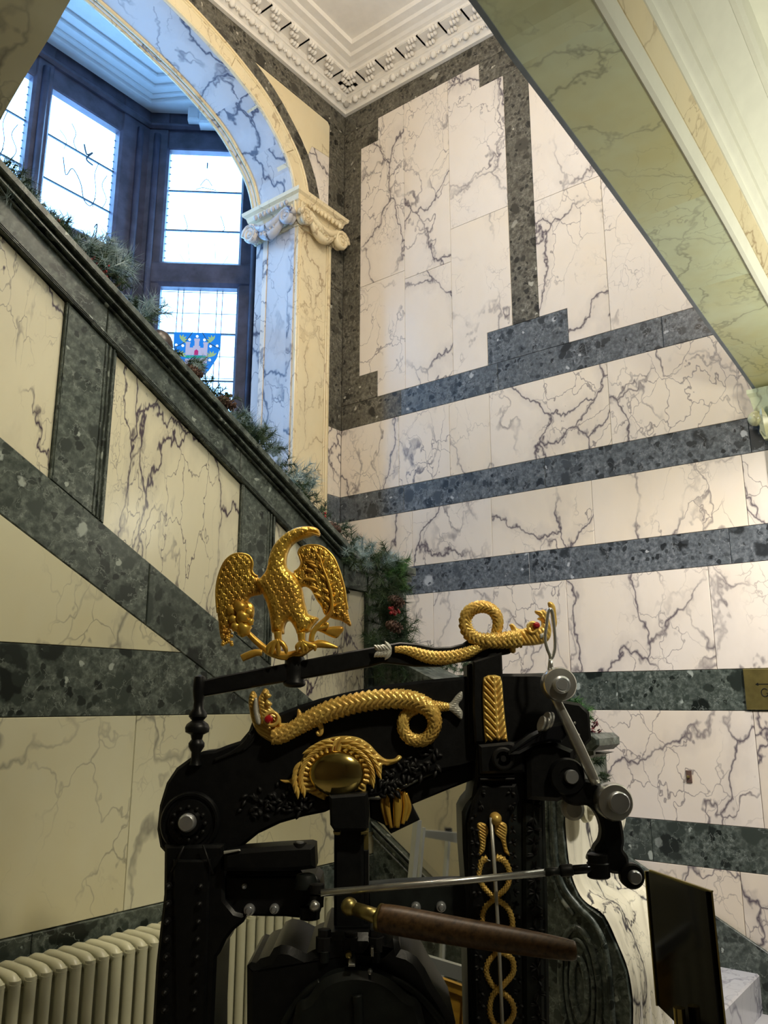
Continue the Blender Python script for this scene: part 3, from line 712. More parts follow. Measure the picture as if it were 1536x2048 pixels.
# bay ceiling with coved edge
bc = empty('ceiling_bay', (2, 4.6, 6.55), label='pale plaster ceiling of the window bay', kind='structure')
Geo().box((-.7, YA+.405, 6.62), (4.9, YW+.3, 6.75)).mk('ceiling_plaster', 'bayplaster', bc)
for o, z0, z1 in ((0, 6.52, 6.56), (.05, 6.555, 6.575), (.13, 6.57, 6.60), (.22, 6.595, 6.625)):
    slab('bay_cove', [(-.7, YW-o-.06 if False else YW), (3.6, YW), (4.35, YW-.86), (4.35-.01, YA+.41), (4.35-.2-o*1.1, YA+.41), (3.6-.08-o*.5, YW-.1-o), (-.7, YW-.1-o)], lambda a_, b_, t: Vector((a_, b_, t)), 'bayplaster', bc, z0, z1, ch=.008, gap=0)
Geo().box((.55, -.09, 6.35), (.75, .06, 6.50)).box((.38, -.06, 6.40), (.5, .06, 6.52))
for (a, b, z0, z1, o) in ((.33, .43, 6.40, 6.54, .10), (.43, 1.2, 6.36, 6.46, .12), (.43, 1.2, 6.46, 6.54, .16)):
    slab('bay_bracket', rect(a, b, z0, z1), fC, 'bayplaster', bc, -o, .0, ch=.015, gap=0)
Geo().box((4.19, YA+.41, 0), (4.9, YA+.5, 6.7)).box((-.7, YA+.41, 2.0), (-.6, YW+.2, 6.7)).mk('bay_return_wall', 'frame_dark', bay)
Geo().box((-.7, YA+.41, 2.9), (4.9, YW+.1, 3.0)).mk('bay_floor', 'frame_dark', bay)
# ================================================================== STAIR WALL (stringer and balustrade)
ws = empty('wall_stair', (2.0, YL, 0), label='marble stair balustrade wall with cream panels framed in dark green', kind='structure')
Tl = lambda x: 2.852-.562*(x-1.328)
Bl = lambda x: 2.240-.545*(x-1.328)
Sl = lambda x: 1.724-.534*(x-1.88)
X0 = .2
slab('cream_panel', [(X0, Bl(X0)), (1.328, Bl(1.328)), (1.328, Tl(1.328)), (X0, Tl(X0))], fL, 'cream_stringer', ws, .012, .04)
slab('cream_panel', [(1.531, Bl(1.531)), (2.138, Bl(2.138)), (2.138, Tl(2.138)), (1.531, Tl(1.531))], fL, 'cream_stringer', ws, .012, .04)
slab('cream_panel', [(2.33, Bl(2.33)), (2.929, Bl(2.929)), (2.929, 2.047), (2.765, 2.050), (2.33, Tl(2.33))], fL, 'cream_stringer', ws, .012, .04)
# vertical piers
for a, b in ((1.328, 1.531), (2.138, 2.33)):
    slab('green_pier', [(a, Bl(a)), (b, Bl(b)), (b, Tl(b)), (a, Tl(a))], fL, 'green', ws, 0, .05, gap=.0005)
    for k in (0, 1, 2):
        e = b-.012-k*.014; slab('pier_moulding', [(e-.009, Bl(e)), (e, Bl(e)), (e, Tl(e)), (e-.009, Tl(e))], fL, 'green', ws, -.010+.003*k, .01, ch=.002)
        e = a+.004+k*.010; slab('pier_moulding', [(e, Bl(e)), (e+.006, Bl(e)), (e+.006, Tl(e)), (e, Tl(e))], fL, 'green', ws, -.004, .01, ch=.002) if k < 1 else None
slab('green_pier', rect(2.929, 3.23, 1.0, 2.12), fL, 'green', ws, -.01, .05)
# raking bands: lower string, handrail band, coping mouldings
def rake(name, xa, xb, f0, f1, mat, t0, t1, ch=.003, cuts=1):
    for i in range(cuts):
        a = xa+(xb-xa)*i/cuts; b = xa+(xb-xa)*(i+1)/cuts
        slab(name, [(a, f0(a)), (b, f0(b)), (b, f1(b)), (a, f1(a))], fL, mat, ws, t0, t1, ch=ch)
rake('lower_string', X0, 3.25, Sl, lambda x: min(Bl(x), 9), 'green', 0, .05, cuts=4)
rake('rail_band', X0, 2.765, Tl, lambda x: Tl(x)+.145, 'green', 0, .05, cuts=4)
slab('rail_band', [(2.765, 2.050), (2.929, 2.047), (3.23, 2.047), (3.23, 2.19), (2.765, Tl(2.765)+.145)], fL, 'green', ws, -.004, .05)
for d0, d1, t in ((.0, .010, -.012), (.012, .022, -.006), (.026, .031, -.003), (.118, .128, -.014), (.132, .150, -.030), (.150, .158, -.022), (.158, .192, -.045)):
    rake('rail_moulding', X0, 2.80, lambda x: Tl(x)+d0, lambda x: Tl(x)+d1, 'green', t, .05 if d0 < .15 else .30, ch=.004, cuts=1)
Geo().add(*prism([(X0, Tl(X0)+.01), (2.78, Tl(2.78)+.01), (3.23, 2.06), (3.23, .0), (X0, 0)], fL, .042, .24, .001)).mk('wall_backing', 'joint', ws)
for d0, d1, t in ((.0, .03, -.02), (.03, .07, -.045)):
    slab('pier_cap', rect(2.80, 3.27, 2.13+d0, 2.13+d1), fL, 'green', ws, t, .34, ch=.006)
# field below the string
jx = 1.712
def SlL(x): return Sl(x)
slab('cream_panel', [(X0, 1.722), (1.884, 1.722), (X0, Sl(X0))], fL, 'cream_low', ws)
slab('green_marble_band', [(X0, 1.508), (2.284, 1.508), (1.884, 1.722), (X0, 1.722)], fL, 'green', ws)
slab('cream_panel', rect(X0, jx, .908, 1.508), fL, 'cream_low', ws); slab('cream_panel', rect(jx, 2.284, .908, 1.508), fL, 'cream_low', ws)
slab('cream_panel', [(2.284, .908), (3.25, .908), (3.25, Sl(3.25)), (2.284, 1.508)], fL, 'cream_low', ws)
row('green_marble_band', fL, 'green', ws, .80, .908, [X0, 1.4, 2.45, 3.25], t0=-.012)
row('cream_panel', fL, 'cream_low', ws, .0, .80, [X0, 1.1, 2.1, 3.25])
# ================================================================== SECOND FLIGHT by the right wall
st = empty('staircase', (3.7, 1.6, 0), label='marble steps rising along the right wall behind the scrolled newel', kind='structure')
for k in range(5):
    y0 = .85+k*.30; z1 = .165*(k+1)
    slab('step', rect(3.22, XR-.015, y0, y0+.34), lambda a_, b_, t: Vector((a_, b_, t)), 'white_m', st, z1, z1-.165, ch=.008)
slab('landing', rect(3.0, XR-.01, 2.35, YA-.01), lambda a_, b_, t: Vector((a_, b_, t)), 'white_m', st, 1.0, .85, ch=.004)
for k in range(9):
    slab('step', rect(2.62-k*.3, 2.96-k*.3, YL+.3, YA-.01), lambda a_, b_, t: Vector((a_, b_, t)), 'white_m', st, 1.165+k*.165, 1.0+k*.165, ch=.008)
# raking skirting on the right wall
slab('skirting', [(.3, .0), (.3, .05), (.6, .15), (1.72, .762), (2.4, 1.13), (3.7, 1.13), (3.7, 0)], fR, 'green', wr, -.02, .0)
# second balustrade, running towards the camera
wn2 = empty('wall_newel', (3.1, 1.3, 0), label='curved marble newel and balustrade of the lower flight', kind='structure')
XB = 2.97
fB = lambda a, b, t: Vector((XB+t, a, b))
Cz = lambda y: 1.78-.42*(2.32-y) if y > 1.5 else 1.436
Lz = lambda y: 1.035-.66*(2.34-y)
slab('green_string', [(2.34, .0), (2.34, Lz(2.34)), (1.62, Lz(1.62)), (1.62, 0)], fB, 'green', wn2, 0, .04)
for d0, d1, t in ((0, .014, -.02), (-.03, -.012, -.012), (-.06, -.045, -.008)):
    slab('string_moulding', [(2.34, Lz(2.34)+d0), (2.34, Lz(2.34)+d1), (1.62, Lz(1.62)+d1), (1.62, Lz(1.62)+d0)], fB, 'green', wn2, t, .02, ch=.003)
slab('cream_panel', [(2.34, Lz(2.34)+.014), (2.34, Cz(2.34)-.2), (1.62, Cz(1.62)-.2), (1.62, Lz(1.62)+.014)], fB, 'cream_low', wn2, .012, .04)
slab('rail_band', [(2.34, Cz(2.34)-.2), (2.34, Cz(2.34)), (1.5, Cz(1.5)), (1.5, Cz(1.5)-.2)], fB, 'green', wn2, -.0, .27)
# newel: green side face following the S-curve, with a carved oval scroll
prof = [(1.30, 1.395), (1.30, 1.36), (1.335, 1.35), (1.345, 1.22), (1.40, 1.19), (1.433, 1.14), (1.438, 1.10), (1.432, .985), (1.418, .915), (1.392, .862), (1.36, .835), (1.302, .805), (1.258, .72), (1.228, .644), (1.218, .55), (1.225, .45), (1.24, .2), (1.24, 0)]
slab('green_newel_side', [(1.62, 0), (1.62, 1.395)]+prof, fB, 'green', wn2, 0, .02, ch=.002, gap=0)
Geo().add(*prism([(2.34, .0), (2.34, 1.5), (1.62, 1.2), (1.62, 1.38)]+[(a+.02, b) for a, b in prof[1:]], fB, .02, .25, .001)).mk('newel_core', 'joint', wn2)
slab('newel_cap', [(1.62, 1.37), (1.62, 1.436), (1.285, 1.436), (1.265, 1.42), (1.265, 1.395), (1.29, 1.375)], fB, 'green', wn2, -.03, .17, ch=.008, gap=0)
slab('newel_frieze', [(1.335, 1.36), (1.335, 1.21), (1.345, 1.2), (1.41, 1.19), (1.41, 1.36)], fB, 'green', wn2, -.004, .20, ch=.004, gap=0)
# cream fluted front of the newel
W = .285
fl = catmull([Vector(p) for p in prof[4:]], 4)
V = []; Fc = []; nx = 40
def flz(a): # flutes across the width
    u = a/W; return -.012*abs(math.sin(pi*u*4))**.6*(1 if .06 < u < .94 else .2)
EDG = [(1.4, 1250), (1.06, 1250), (.98, 1237), (.93, 1224), (.885, 1235), (.86, 1252), (.835, 1288), (.80, 1303), (.6, 1318), (.4, 1340), (-.1, 1375)]
def xr_at(p):   # width of the curved front at this height, read from the photo's right edge
    for (za, ua), (zb, ub) in zip(EDG, EDG[1:]):
        if zb <= p.y <= za: ue = ua+(ub-ua)*(za-p.y)/(za-zb); break
    else: ue = 1250
    lo, hi = 3.0, 4.2
    for _ in range(30):
        m = (lo+hi)/2; d = Vector((m, p.x, p.y))-CAM; u = 768+F*d.dot(RT)/d.dot(FW)
        lo, hi = (m, hi) if u < ue else (lo, m)
    return lo
for i, p in enumerate(fl):
    t = (fl[min(len(fl)-1, i+1)]-fl[max(0, i-1)]).normalized(); nn = Vector((t.y, -t.x))
    if nn.x > 0: nn = -nn
    for k in range(nx+1):
        a = W*k/nx; q = p+nn*(.006-flz(a))
        V.append((XB+.012+a*((xr_at(p)-XB-.012)/W), q.x, q.y))
for i in range(len(fl)-1):
    for k in range(nx): Fc.append((i*(nx+1)+k, i*(nx+1)+k+1, (i+1)*(nx+1)+k+1, (i+1)*(nx+1)+k))
mk('fluted_newel_front', V, Fc, 'newel', wn2, smooth='all')
None and slab('newel_side_far', [(1.62, 0), (1.62, 1.36)]+prof[3:], lambda a, b, t: Vector((XB+W+.03-t, a, b)), 'cream_low', wn2, 0, .02, gap=0)
# carved rings on the green side
for rx, rz, r, dx in ((.075, .20, .012, 0), (.052, .16, .008, 0), (.028, .10, .012, 0)):
    P = [(XB-.004, 1.40+rx*math.cos(a), .56+rz*math.sin(a)) for a in [2*pi*k/28 for k in range(28)]]
    V, Fc = tube(P, r, 7, sub=1, ref=(1, 0, 0), closed=True); mk('carved_oval', V, Fc, 'green', wn2, smooth='all')
V, Fc = tube([(XB-.004, 1.47, 1.2), (XB-.004, 1.47, 1.0), (XB-.004, 1.45, .9), (XB-.004, 1.39, .83), (XB-.004, 1.33, .78), (XB-.004, 1.29, .68), (XB-.004, 1.28, .4)], .011, 7, ref=(1, 0, 0)); mk('carved_scroll', V, Fc, 'green', wn2, smooth='all')
V, Fc = tube([(XB-.004, 1.50, 1.2), (XB-.004, 1.50, .98), (XB-.004, 1.47, .87), (XB-.004, 1.41, .80)], .008, 7, ref=(1, 0, 0)); mk('carved_scroll', V, Fc, 'green', wn2, smooth='all')
V, Fc = lathe([(.04, 0), (.055, -.012), (.05, -.03), (.03, -.034), (.026, -.05), (.02, -.055)], (XB+.06, 1.385, 1.165), (0, 1, 0), 18); mk('scroll_boss', V, Fc, 'cream_low', wn2, smooth=True)
# ================================================================== GALLERY ARCH overhead (right) and gallery edge (left)
ga = empty('trim_2', (3, .77, 3.2), label='shallow marble arch spanning overhead, soffit with ochre patches', kind='structure')
c0, c1, c2, c3 = -4.97e-4, -.0104, -.0233, 3.3898
cxs = [.2, .9, 1.54, 1.74, 2.06, 2.34, 2.61, 2.93, 3.435, 3.89, 4.362]; czs = [3.352, 3.352, 3.336, 3.318, 3.305, 3.29, 3.272, 3.248, 3.2, 3.168, 3.129]
GC = catmull([Vector(p) for p in zip(cxs, czs)], 5)
def gsweep(name, sec, mat, a=0, b=None, smooth=False):
    C_ = GC[a:b]; V = []; Fc = []; n = len(sec)
    for p in C_:
        for y, dz in sec: V.append((p.x, y, p.y+dz))
    for i in range(len(C_)-1):
        for k in range(n): Fc.append((i*n+k, i*n+(k+1) % n, (i+1)*n+(k+1) % n, (i+1)*n+k))
    Fc += [tuple(range(n))[::-1], tuple(range((len(C_)-1)*n, len(C_)*n))]
    return mk(name, V, Fc, mat, ga, smooth=smooth)
NG = len(GC); cut = [0, 16, 31, 38, 44, NG]
for i in range(len(cut)-1):
    gsweep('soffit_slab', [(.632, .0), (.884, .0), (.884, .05), (.632, .05)], 'ochre', cut[i], min(NG, cut[i+1]+1))
gsweep('edge_strip', [(.884, -.004), (.900, -.003), (.900, .06), (.884, .06)], 'edge')
gsweep('soffit_fillet', [(.640, .002), (.632, -.006), (.618, -.002), (.600, .05), (.64, .06)], 'plaster_w')
gsweep('arch_face_band', [(.605, .046), (.598, .044), (.565, .118), (.572, .124), (.62, .12), (.62, .06)], 'yellow')
for sec in ([(.575, .116), (.562, .114), (.552, .13), (.556, .145), (.58, .15)], [(.556, .140), (.540, .150), (.530, .175), (.545, .19), (.58, .18)], [(.535, .172), (.522, .172), (.505, .2), (.498, .225), (.53, .235)], [(.505, .215), (.49, .216), (.47, .25), (.42, .30), (.40, .33), (.48, .35)], [(.415, .305), (.40, .305), (.39, .325), (.40, .34)]):
    gsweep('plaster_moulding', sec, 'plaster_w', smooth=True)
gsweep('arch_core', [(.62, .05), (.90, .05), (.90, 3.2), (.40, 3.2), (.40, .33), (.55, .2)], 'plaster_w')
# capital and pilaster at the arch springing
gc = empty('trim_3', (4.3, .77, 3.0), label='carved capital at the springing of the overhead arch on the right wall', kind='structure')
V, Fc = quadprofile(4.33, .66, XR, .875, [(0, 2.86), (.015, 2.90), (.01, 2.95), (.03, 3.02), (.04, 3.08), (.05, 3.10), (.05, 3.122)]); mk('abacus', V, Fc, 'ochre', gc)
for i in range(5):
    V, Fc = leafgeo((4.315, .68+i*.045, 2.87), (-.3, 0, 1), (-1, 0, -.3), .15, .05); mk('acanthus_leaf', V, Fc, 'ochre', gc, smooth=True)
V, Fc = sphere((4.31, .90, 2.97), .04, 10); mk('volute', V, Fc, 'ochre', gc, smooth='all')
slab('pilaster_shaft', rect(.68, .86, 0, 2.87), fR, 'ochre', gc, -.03, .0)
# left gallery: arched soffit running towards the stair wall
gl = empty('trim_4', (.6, 2.0, 3.2), label='veined marble arched underside at upper left', kind='structure')
LC = catmull([Vector(p) for p in [(1.0, 3.62), (1.4, 3.56), (1.62, 3.475), (1.777, 3.39), (1.865, 3.325), (1.983, 3.255), (2.103, 3.170), (2.20, 3.07), (2.28, 2.95), (2.32, 2.80)]], 5)
for i0, i1 in ((0, 16), (15, 31), (30, len(LC))):
    V = []; Fc = []; C_ = LC[i0:i1]
    for p in C_:
        for x, d in ((.93, 0), (.93, .5), (.30, .5), (.30, 0)): V.append((x, p.x+(0), p.y+d) if d == 0 else (x, p.x+.0, 4.2))
    for i in range(len(C_)-1):
        for k in range(4): Fc.append((i*4+k, i*4+(k+1) % 4, (i+1)*4+(k+1) % 4, (i+1)*4+k))
    Fc += [(0, 1, 2, 3), tuple(len(V)-4+k for k in range(4))]
    mk('soffit_slab', V, Fc, 'cream_low', gl)
Geo().box((.93, YL+.02, 2.9), (.94, YL+.03, 2.91))
# ================================================================== rest of the shell
def st_box(name, a, b, mat, label, kind='structure'):
    o = Geo().box(a, b).mk(name, mat); return tag(o, label, kind=kind)
st_box('floor', (-2.3, -3.2, -.1), (XR+.25, YA+.4, 0), 'floor', 'stone floor of the hall, below the picture')
st_box('ceiling_hall', (-2.2, -3.2, 3.78), (XR+.2, .45, 3.9), 'plaster_w', 'white ceiling of the lower hall')
st_box('ceiling_gallery', (-2.2, .45, 4.1), (.93, 2.36, 4.25), 'plaster_w', 'gallery ceiling at upper left')
st_box('wall_left', (-2.25, -3.2, 0), (-2.05, YA+.4, 6.6), 'hallwall', 'plain wall out of frame on the left')
st_box('wall_front', (-2.25, -3.2, 0), (XR+.25, -3.0, 3.9), 'hallwall', 'plain wall behind the camera')
st_box('wall_upper_front', (-2.25, .42, 3.75), (.21, .62, 6.6), 'plaster_w', 'upper wall above the gallery, out of frame')
st_box('wall_stair_left', (-2.1, YL, 0), (.2, YL+.25, 4.2), 'cream_low', 'stair wall continuing out of frame on the left')
# ================================================================== THE PRINTING PRESS
D0 = 1.75
PB = FH*D0
press = empty('printing_press', (PB.x, PB.y, 0), YAW-pi/2, 'black cast-iron hand printing press with gilded eagle, sea serpents and staff of entwined snakes', 'printing press')
def q(u, v, dy=0.):
    p = PD(u, v, D0+dy)-CAM; return (p.dot(RT), p.z+EYE)
def qy(u, v, dy=0.): x, z = q(u, v, dy); return Vector((x, dy, z))
PXM = D0/1629.0     # metres per photo pixel near the press plane (about)
fP = lambda a, b, t: Vector((a, t, b))
def plate(name, pts, y0, y1, mat='black', parent=press, ch=.004, crv=False, label=None, n=4):
    P = [q(u, v, y0) for u, v in pts]
    if crv: P = [tuple(p) for p in catmull([Vector(p) for p in P], n, True)]
    V, Fc = prism(P, fP, y0, y1, ch); return mk(name, V, Fc, mat, parent, local=True, smooth=True, label=label)
def disc(name, u, v, prof, mat='black', parent=press, n=28, dy=0., label=None):
    """prof (radius in photo px, y)"""
    c = qy(u, v, dy); V, Fc = lathe([(r*PXM*1.02, y) for r, y in prof], (c.x, 0, c.z), (0, 1, 0), n)
    return mk(name, V, Fc, mat, parent, local=True, smooth=True, label=label)
def ptube(name, pts, rad, y, mat, parent=press, n=10, label=None, **kw):
    """pts (u, v[, y]) in photo px, radii in px"""
    P = [qy(p[0], p[1], p[2] if len(p) > 2 else y) for p in pts]
    R = [r*PXM for r in rad] if not isinstance(rad, (int, float)) else rad*PXM
    V, Fc = tube(P, R, n, **kw); return mk(name, V, Fc, mat, parent, local=True, smooth='all', label=label)
def relief(name, pts, wpx, Tpx, y0, mat, parent, respx=3.2, extra=None, back=.004, crv=True, label=None, fn=None):
    P = [q(u, v, y0) for u, v in pts]
    V, Fc = inflate(P, wpx*PXM, Tpx*PXM, y0, back, respx*PXM, extra, smoothcurve=crv, fn=fn)
    return mk(name, V, Fc, mat, parent, local=True, smooth='all', label=label)
def hexbolt(u, v, r, y, mat='chrome', parent=press, name='bolt'):
    return disc(name, u, v, [(r, y), (r, y-.006), (r*.92, y-.008), (r*.62, y-.009), (r*.62, y-.014), (r*.45, y-.017), (.1, y-.018)], mat, parent, 20)
# ---- left pillar
LP = plate('left_pillar', [(328, 1690), (327, 1790), (319, 1860), (311, 1930), (304, 2048), (285, 2400), (425, 2400), (427, 2048), (433, 1915), (440, 1906), (452, 1880), (466, 1862), (487, 1845), (492, 1831), (470, 1825), (449, 1800), (447, 1690)], -.05, .09, 'black', ch=.006)
plate('pillar_panel', [(345, 1720), (350, 2048), (345, 2400), (408, 2400), (410, 2048), (420, 1720)], -.058, -.045, 'black', LP, .004)
for a, b in (((368, 1692), (343, 1745)), ((406, 1690), (426, 1748))):
    ptube('raised_rib', [a, b], 2.2, -.062, 'black_rel', LP, 6, sub=1)
for v_ in range(1760, 2060, 34):
    for u in (352-(v_-1760)*.03, 414-(v_-1760)*.05): disc('rosette_stud', u, v_, [(6, -.05), (5, -.064), (1, -.068)], 'black_rel', LP, 8)
# guide arm from the left pillar to the piston
LA = plate('left_guide_arm', [(446, 1752), (630, 1752), (640, 1762), (644, 1800), (640, 1826), (610, 1838), (570, 1834), (492, 1833), (446, 1836)], -.035, .06, 'black', ch=.005)
plate('arm_body', [(446, 1740), (600, 1740), (612, 1756), (446, 1760)], -.02, .05, 'black', LA)
for u, v_, r in ((505, 1810, 10), (554, 1808, 8.5)): hexbolt(u, v_, r, -.035, parent=LA)
TA = plate('toggle_arm', [(447, 1706), (480, 1699), (560, 1693), (620, 1690), (629, 1693), (631, 1738), (600, 1742), (570, 1744), (447, 1744)], -.075, -.01, 'black', ch=.008)
hexbolt(496, 1763, 4.5, -.038, parent=TA)
plate('bright_shim', [(447, 1703), (478, 1699), (480, 1702), (447, 1709)], -.078, -.07, 'silver', TA, .001)
def vcyl(name, u, v0, v1, r, dy, mat, parent, prof=None, n=22):
    a, b = qy(u, v0, dy), qy(u, v1, dy)
    pr = prof or [(r*.9, 0), (r, .04), (r, .96), (r*.9, 1)]
    V, Fc = lathe([(rr*PXM, h*(a.z-b.z)) for rr, h in pr], (a.x, dy, b.z), (0, 0, 1), n); return mk(name, V, Fc, mat, parent, local=True, smooth=True)
vcyl('clevis_pin', 600, 1685, 1700, 12, -.06, 'black_rel', TA); vcyl('clevis_pin_top', 600, 1683, 1690, 7, -.065, 'chrome', TA)
vcyl('pivot_boss', 612, 1746, 1776, 20, -.055, 'iron', TA, [(20, 0), (22, .3), (16, .9), (8, 1)])
vcyl('pivot_boss', 634, 1768, 1786, 13, -.085, 'black_rel', TA); vcyl('pivot_boss', 634, 1790, 1814, 12, -.085, 'black_rel', TA)
vcyl('pivot_boss', 620, 1812, 1838, 18, -.05, 'black', TA)
disc('eye_bolt', 638, 1787, [(9, -.095), (9, -.105), (6, -.110), (2, -.112)], 'steel', TA, 18)
# ---- piston and platen
PI = plate('piston', [(668, 1640), (727, 1640), (729, 1950), (667, 1950)], -.045, .05, 'black', ch=.006)
plate('piston_flange', [(727, 1700), (737, 1700), (738, 1950), (728, 1950)], -.03, .04, 'black', PI, .002)
plate('piston_head', [(658, 1592), (735, 1586), (737, 1655), (730, 1662), (668, 1662), (660, 1650)], -.075, .06, 'black', PI, .005)
plate('bright_collar', [(666, 1663), (681, 1663), (680, 1670), (675, 1671), (668, 1670)], -.07, -.03, 'brass_dull', PI, .001)
plate('bright_collar', [(722, 1663), (737, 1662), (737, 1668), (722, 1670)], -.07, -.03, 'brass_dull', PI, .001)
plate('cream_gauge', [(727, 1671), (737, 1668), (737, 1700), (727, 1702)], -.028, .0, 'brass_dull', PI, .001)
PT = plate('platen_hanger', [(492, 2400), (492, 1935), (500, 1928), (510, 1930), (519, 1921), (537, 1916), (546, 1900), (561, 1893), (582, 1896), (612, 1911), (624, 1904), (636, 1900), (640, 1880), (650, 1868), (740, 1868), (752, 1880), (756, 1890), (748, 1900), (762, 1902), (786, 1880), (798, 1886), (802, 1902), (816, 1906), (834, 1918), (850, 1940), (866, 1972), (882, 1996), (900, 2026), (912, 2048), (925, 2400)], -.10, .10, 'black', ch=.012)
plate('platen_dome', [(580, 2400), (585, 2048), (615, 2000), (650, 1960), (705, 1945), (765, 1955), (810, 1990), (850, 2048), (870, 2400)], -.14, -.09, 'iron', PT, .012, crv=True)
ptube('platen_rib', [(566, 2048), (590, 2010), (618, 1980), (640, 1965)], 7, -.115, 'iron', PT, 8)
ptube('platen_rib', [(885, 2048), (850, 2005), (815, 1975), (780, 1958)], 7, -.115, 'iron', PT, 8)
ptube('platen_rib', [(718, 2100), (716, 2020), (714, 1990)], 9, -.142, 'iron', PT, 8)
for u in (649, 702, 752):
    vcyl('adjusting_nut', u, 1858 if u != 702 else 1864, 1872, 12, -.09, 'black_rel', PT, n=6); vcyl('adjusting_nut', u, 1872, 1902, 15, -.09, 'black_rel', PT, n=8)
    vcyl('adjusting_screw', u, 1902, 1925, 8, -.10, 'iron', PT, n=12)
disc('screw_highlight', 702, 1876, [(6, -.105), (5, -.115), (1, -.118)], 'brass_dull', PT, 12)
plate('bright_screw', [(697, 1928), (710, 1928), (710, 1934), (697, 1934)], -.145, -.10, 'steel', PT, .001)
hexbolt(742, 1902, 4, -.12, 'chrome', PT); plate('bright_shank', [(742, 1896), (747, 1896), (747, 1914), (742, 1914)], -.12, -.1, 'steel', PT, .001)
# ---- main lever
ML = plate('main_lever', [(328, 1705), (319, 1695), (313, 1660), (318, 1612), (332, 1566), (352, 1536), (385, 1512), (404, 1503), (430, 1500), (455, 1490), (480, 1482), (497, 1462), (505, 1440), (530, 1432), (556, 1427), (597, 1411), (640, 1397), (700, 1383), (761, 1371), (850, 1360), (927, 1353), (962, 1350), (1005, 1347), (1072, 1347), (1100, 1350), (1106, 1400), (1100, 1460), (1060, 1495), (1000, 1505), (950, 1527), (920, 1536), (890, 1541), (860, 1549), (812, 1569), (760, 1592), (700, 1602), (649, 1625), (605, 1634), (560, 1647), (516, 1668), (480, 1697), (462, 1706), (447, 1720), (380, 1722)], -.028, .045, 'black', ch=.006)
for k in range(5):
    ptube('fluting', [(430+k*14, 1520-k*5), (462+k*10, 1506-k*5), (490+k*6, 1485-k*6), (500+k*4, 1468-k*6)], 3, -.031, 'black_rel', ML, 7)
rng = random.Random(5)
G = Geo()
for (u0, v0, u1, v1, n_, w_) in ((490, 1612, 660, 1585, 90, 26), (750, 1575, 872, 1515, 80, 26)):
    for i in range(n_):
        t = rng.random(); u = u0+(u1-u0)*t+rng.uniform(-6, 6); v_ = v0+(v1-v0)*t+rng.uniform(-w_, w_)
        a = rng.uniform(0, 6.28); c = qy(u, v_, -.026)
        V, Fc = leafgeo(c, (math.cos(a), -.35, math.sin(a)), (0, -1, 0), rng.uniform(.014, .024), .011, .5); G.add(V, Fc)
G.mk('cast_laurel_relief', 'black_rel', ML, local=True, smooth='all', kind='stuff')
# left pivot boss
BO = disc('pivot_boss', 388, 1640, [(54, -.02), (54, -.038), (51, -.042), (47, -.042), (45, -.038), (41, -.037), (39, -.042), (24, -.044), (20, -.054), (.1, -.054)], 'black', press, 40)
for k in range(12):
    a = 2*pi*k/12; disc('stud', 388+32*math.cos(a), 1640+32*math.sin(a), [(4, -.04), (3.4, -.050), (1, -.052)], 'black_rel', BO, 8)
disc('pivot_pin', 388, 1637, [(16, -.05), (16, -.062), (14, -.066), (12, -.068), (.1, -.068)], 'chrome', BO, 26, label='bright steel pivot pin')
# ---- sea serpents
def scales(L, k, amp, a0=0):
    def f(s, a, r):
        w = (a/(2*pi)*k) % 1-.5; w2 = (a/(2*pi)*k+.5) % 1-.5
        t = (s/L+7*w*w) % 1 if abs(w) < .25 else (s/L+.5+7*w2*w2) % 1
        return amp*(t-.5)
    return f
c2 = T(480, 1340, 3.2); c3 = T(740, 1180, 3.84)
SE = empty('lower_sea_serpent', parent=press, label='gilded sea serpent with red eye, open jaws and silver tail on the main lever')
Y1 = -.040
def serp(name, pts, rad, y, L, par, k=9, sc=3.2, squash=.75):
    return ptube(name, pts, [r/sc for r in rad], y, 'gold2', par, 36, step=L/5, squash=squash, pat=scales(L, k, .42))
tail1 = [(*p, y_) for p, y_ in zip(c2([(1180, 215), (1220, 226), (1265, 232), (1335, 237)]), (-.05, -.05, -.05, -.045))]
serp('tail', tail1, [34, 32, 28, 22], Y1, .006, SE, 7)
bp = c2([(200, 425), (262, 418), (330, 385), (400, 345), (480, 300), (570, 262), (660, 232), (760, 208), (870, 190), (980, 184), (1080, 190), (1165, 218), (1222, 262), (1246, 325), (1236, 385), (1195, 438), (1142, 452), (1085, 436), (1047, 385), (1046, 322), (1075, 275), (1130, 246)])
br = [44, 46, 45, 48, 53, 56, 56, 55, 55, 53, 52, 50, 45, 40, 38, 36, 35, 35, 34, 34, 33, 30]
yy = [Y1-.006]*11+[Y1-.012, Y1-.014, Y1-.012, Y1-.008, Y1-.004, Y1, Y1, Y1, Y1, Y1+.003, Y1+.006]
serp('body', [(*p, y_) for p, y_ in zip(bp, yy)], br, Y1, .0125, SE, 8)
fnr = lambda f, a: (lambda x, z, d: a*math.sin(f(x, z)))
relief('head', c2([(60, 250), (56, 190), (66, 150), (82, 134), (96, 142), (108, 170), (112, 230), (124, 290), (138, 335), (118, 200), (135, 150), (158, 118), (182, 130), (188, 165), (176, 195), (190, 230), (222, 262), (248, 285), (256, 335), (310, 345), (330, 400), (290, 450), (220, 466), (160, 440), (110, 400), (78, 330)]), 12, 9, Y1+.010, 'gold2', SE, 2.2, extra=lambda x, z, d: .0016*math.sin(900*z+500*x))
relief('mouth_lining', c2([(92, 190), (104, 175), (112, 200), (116, 260), (134, 330), (128, 350), (108, 345), (94, 300), (86, 240)]), 4, 2.5, Y1-.004, 'silver', SE, 2)
e_ = c2([(203, 312)])[0]
ptube('eye_rim', [(e_[0]+13*math.cos(a), e_[1]+13*math.sin(a)) for a in [2*pi*k/14 for k in range(14)]], 3.6, Y1-.012, 'gold2', SE, 8, sub=2, closed=True)
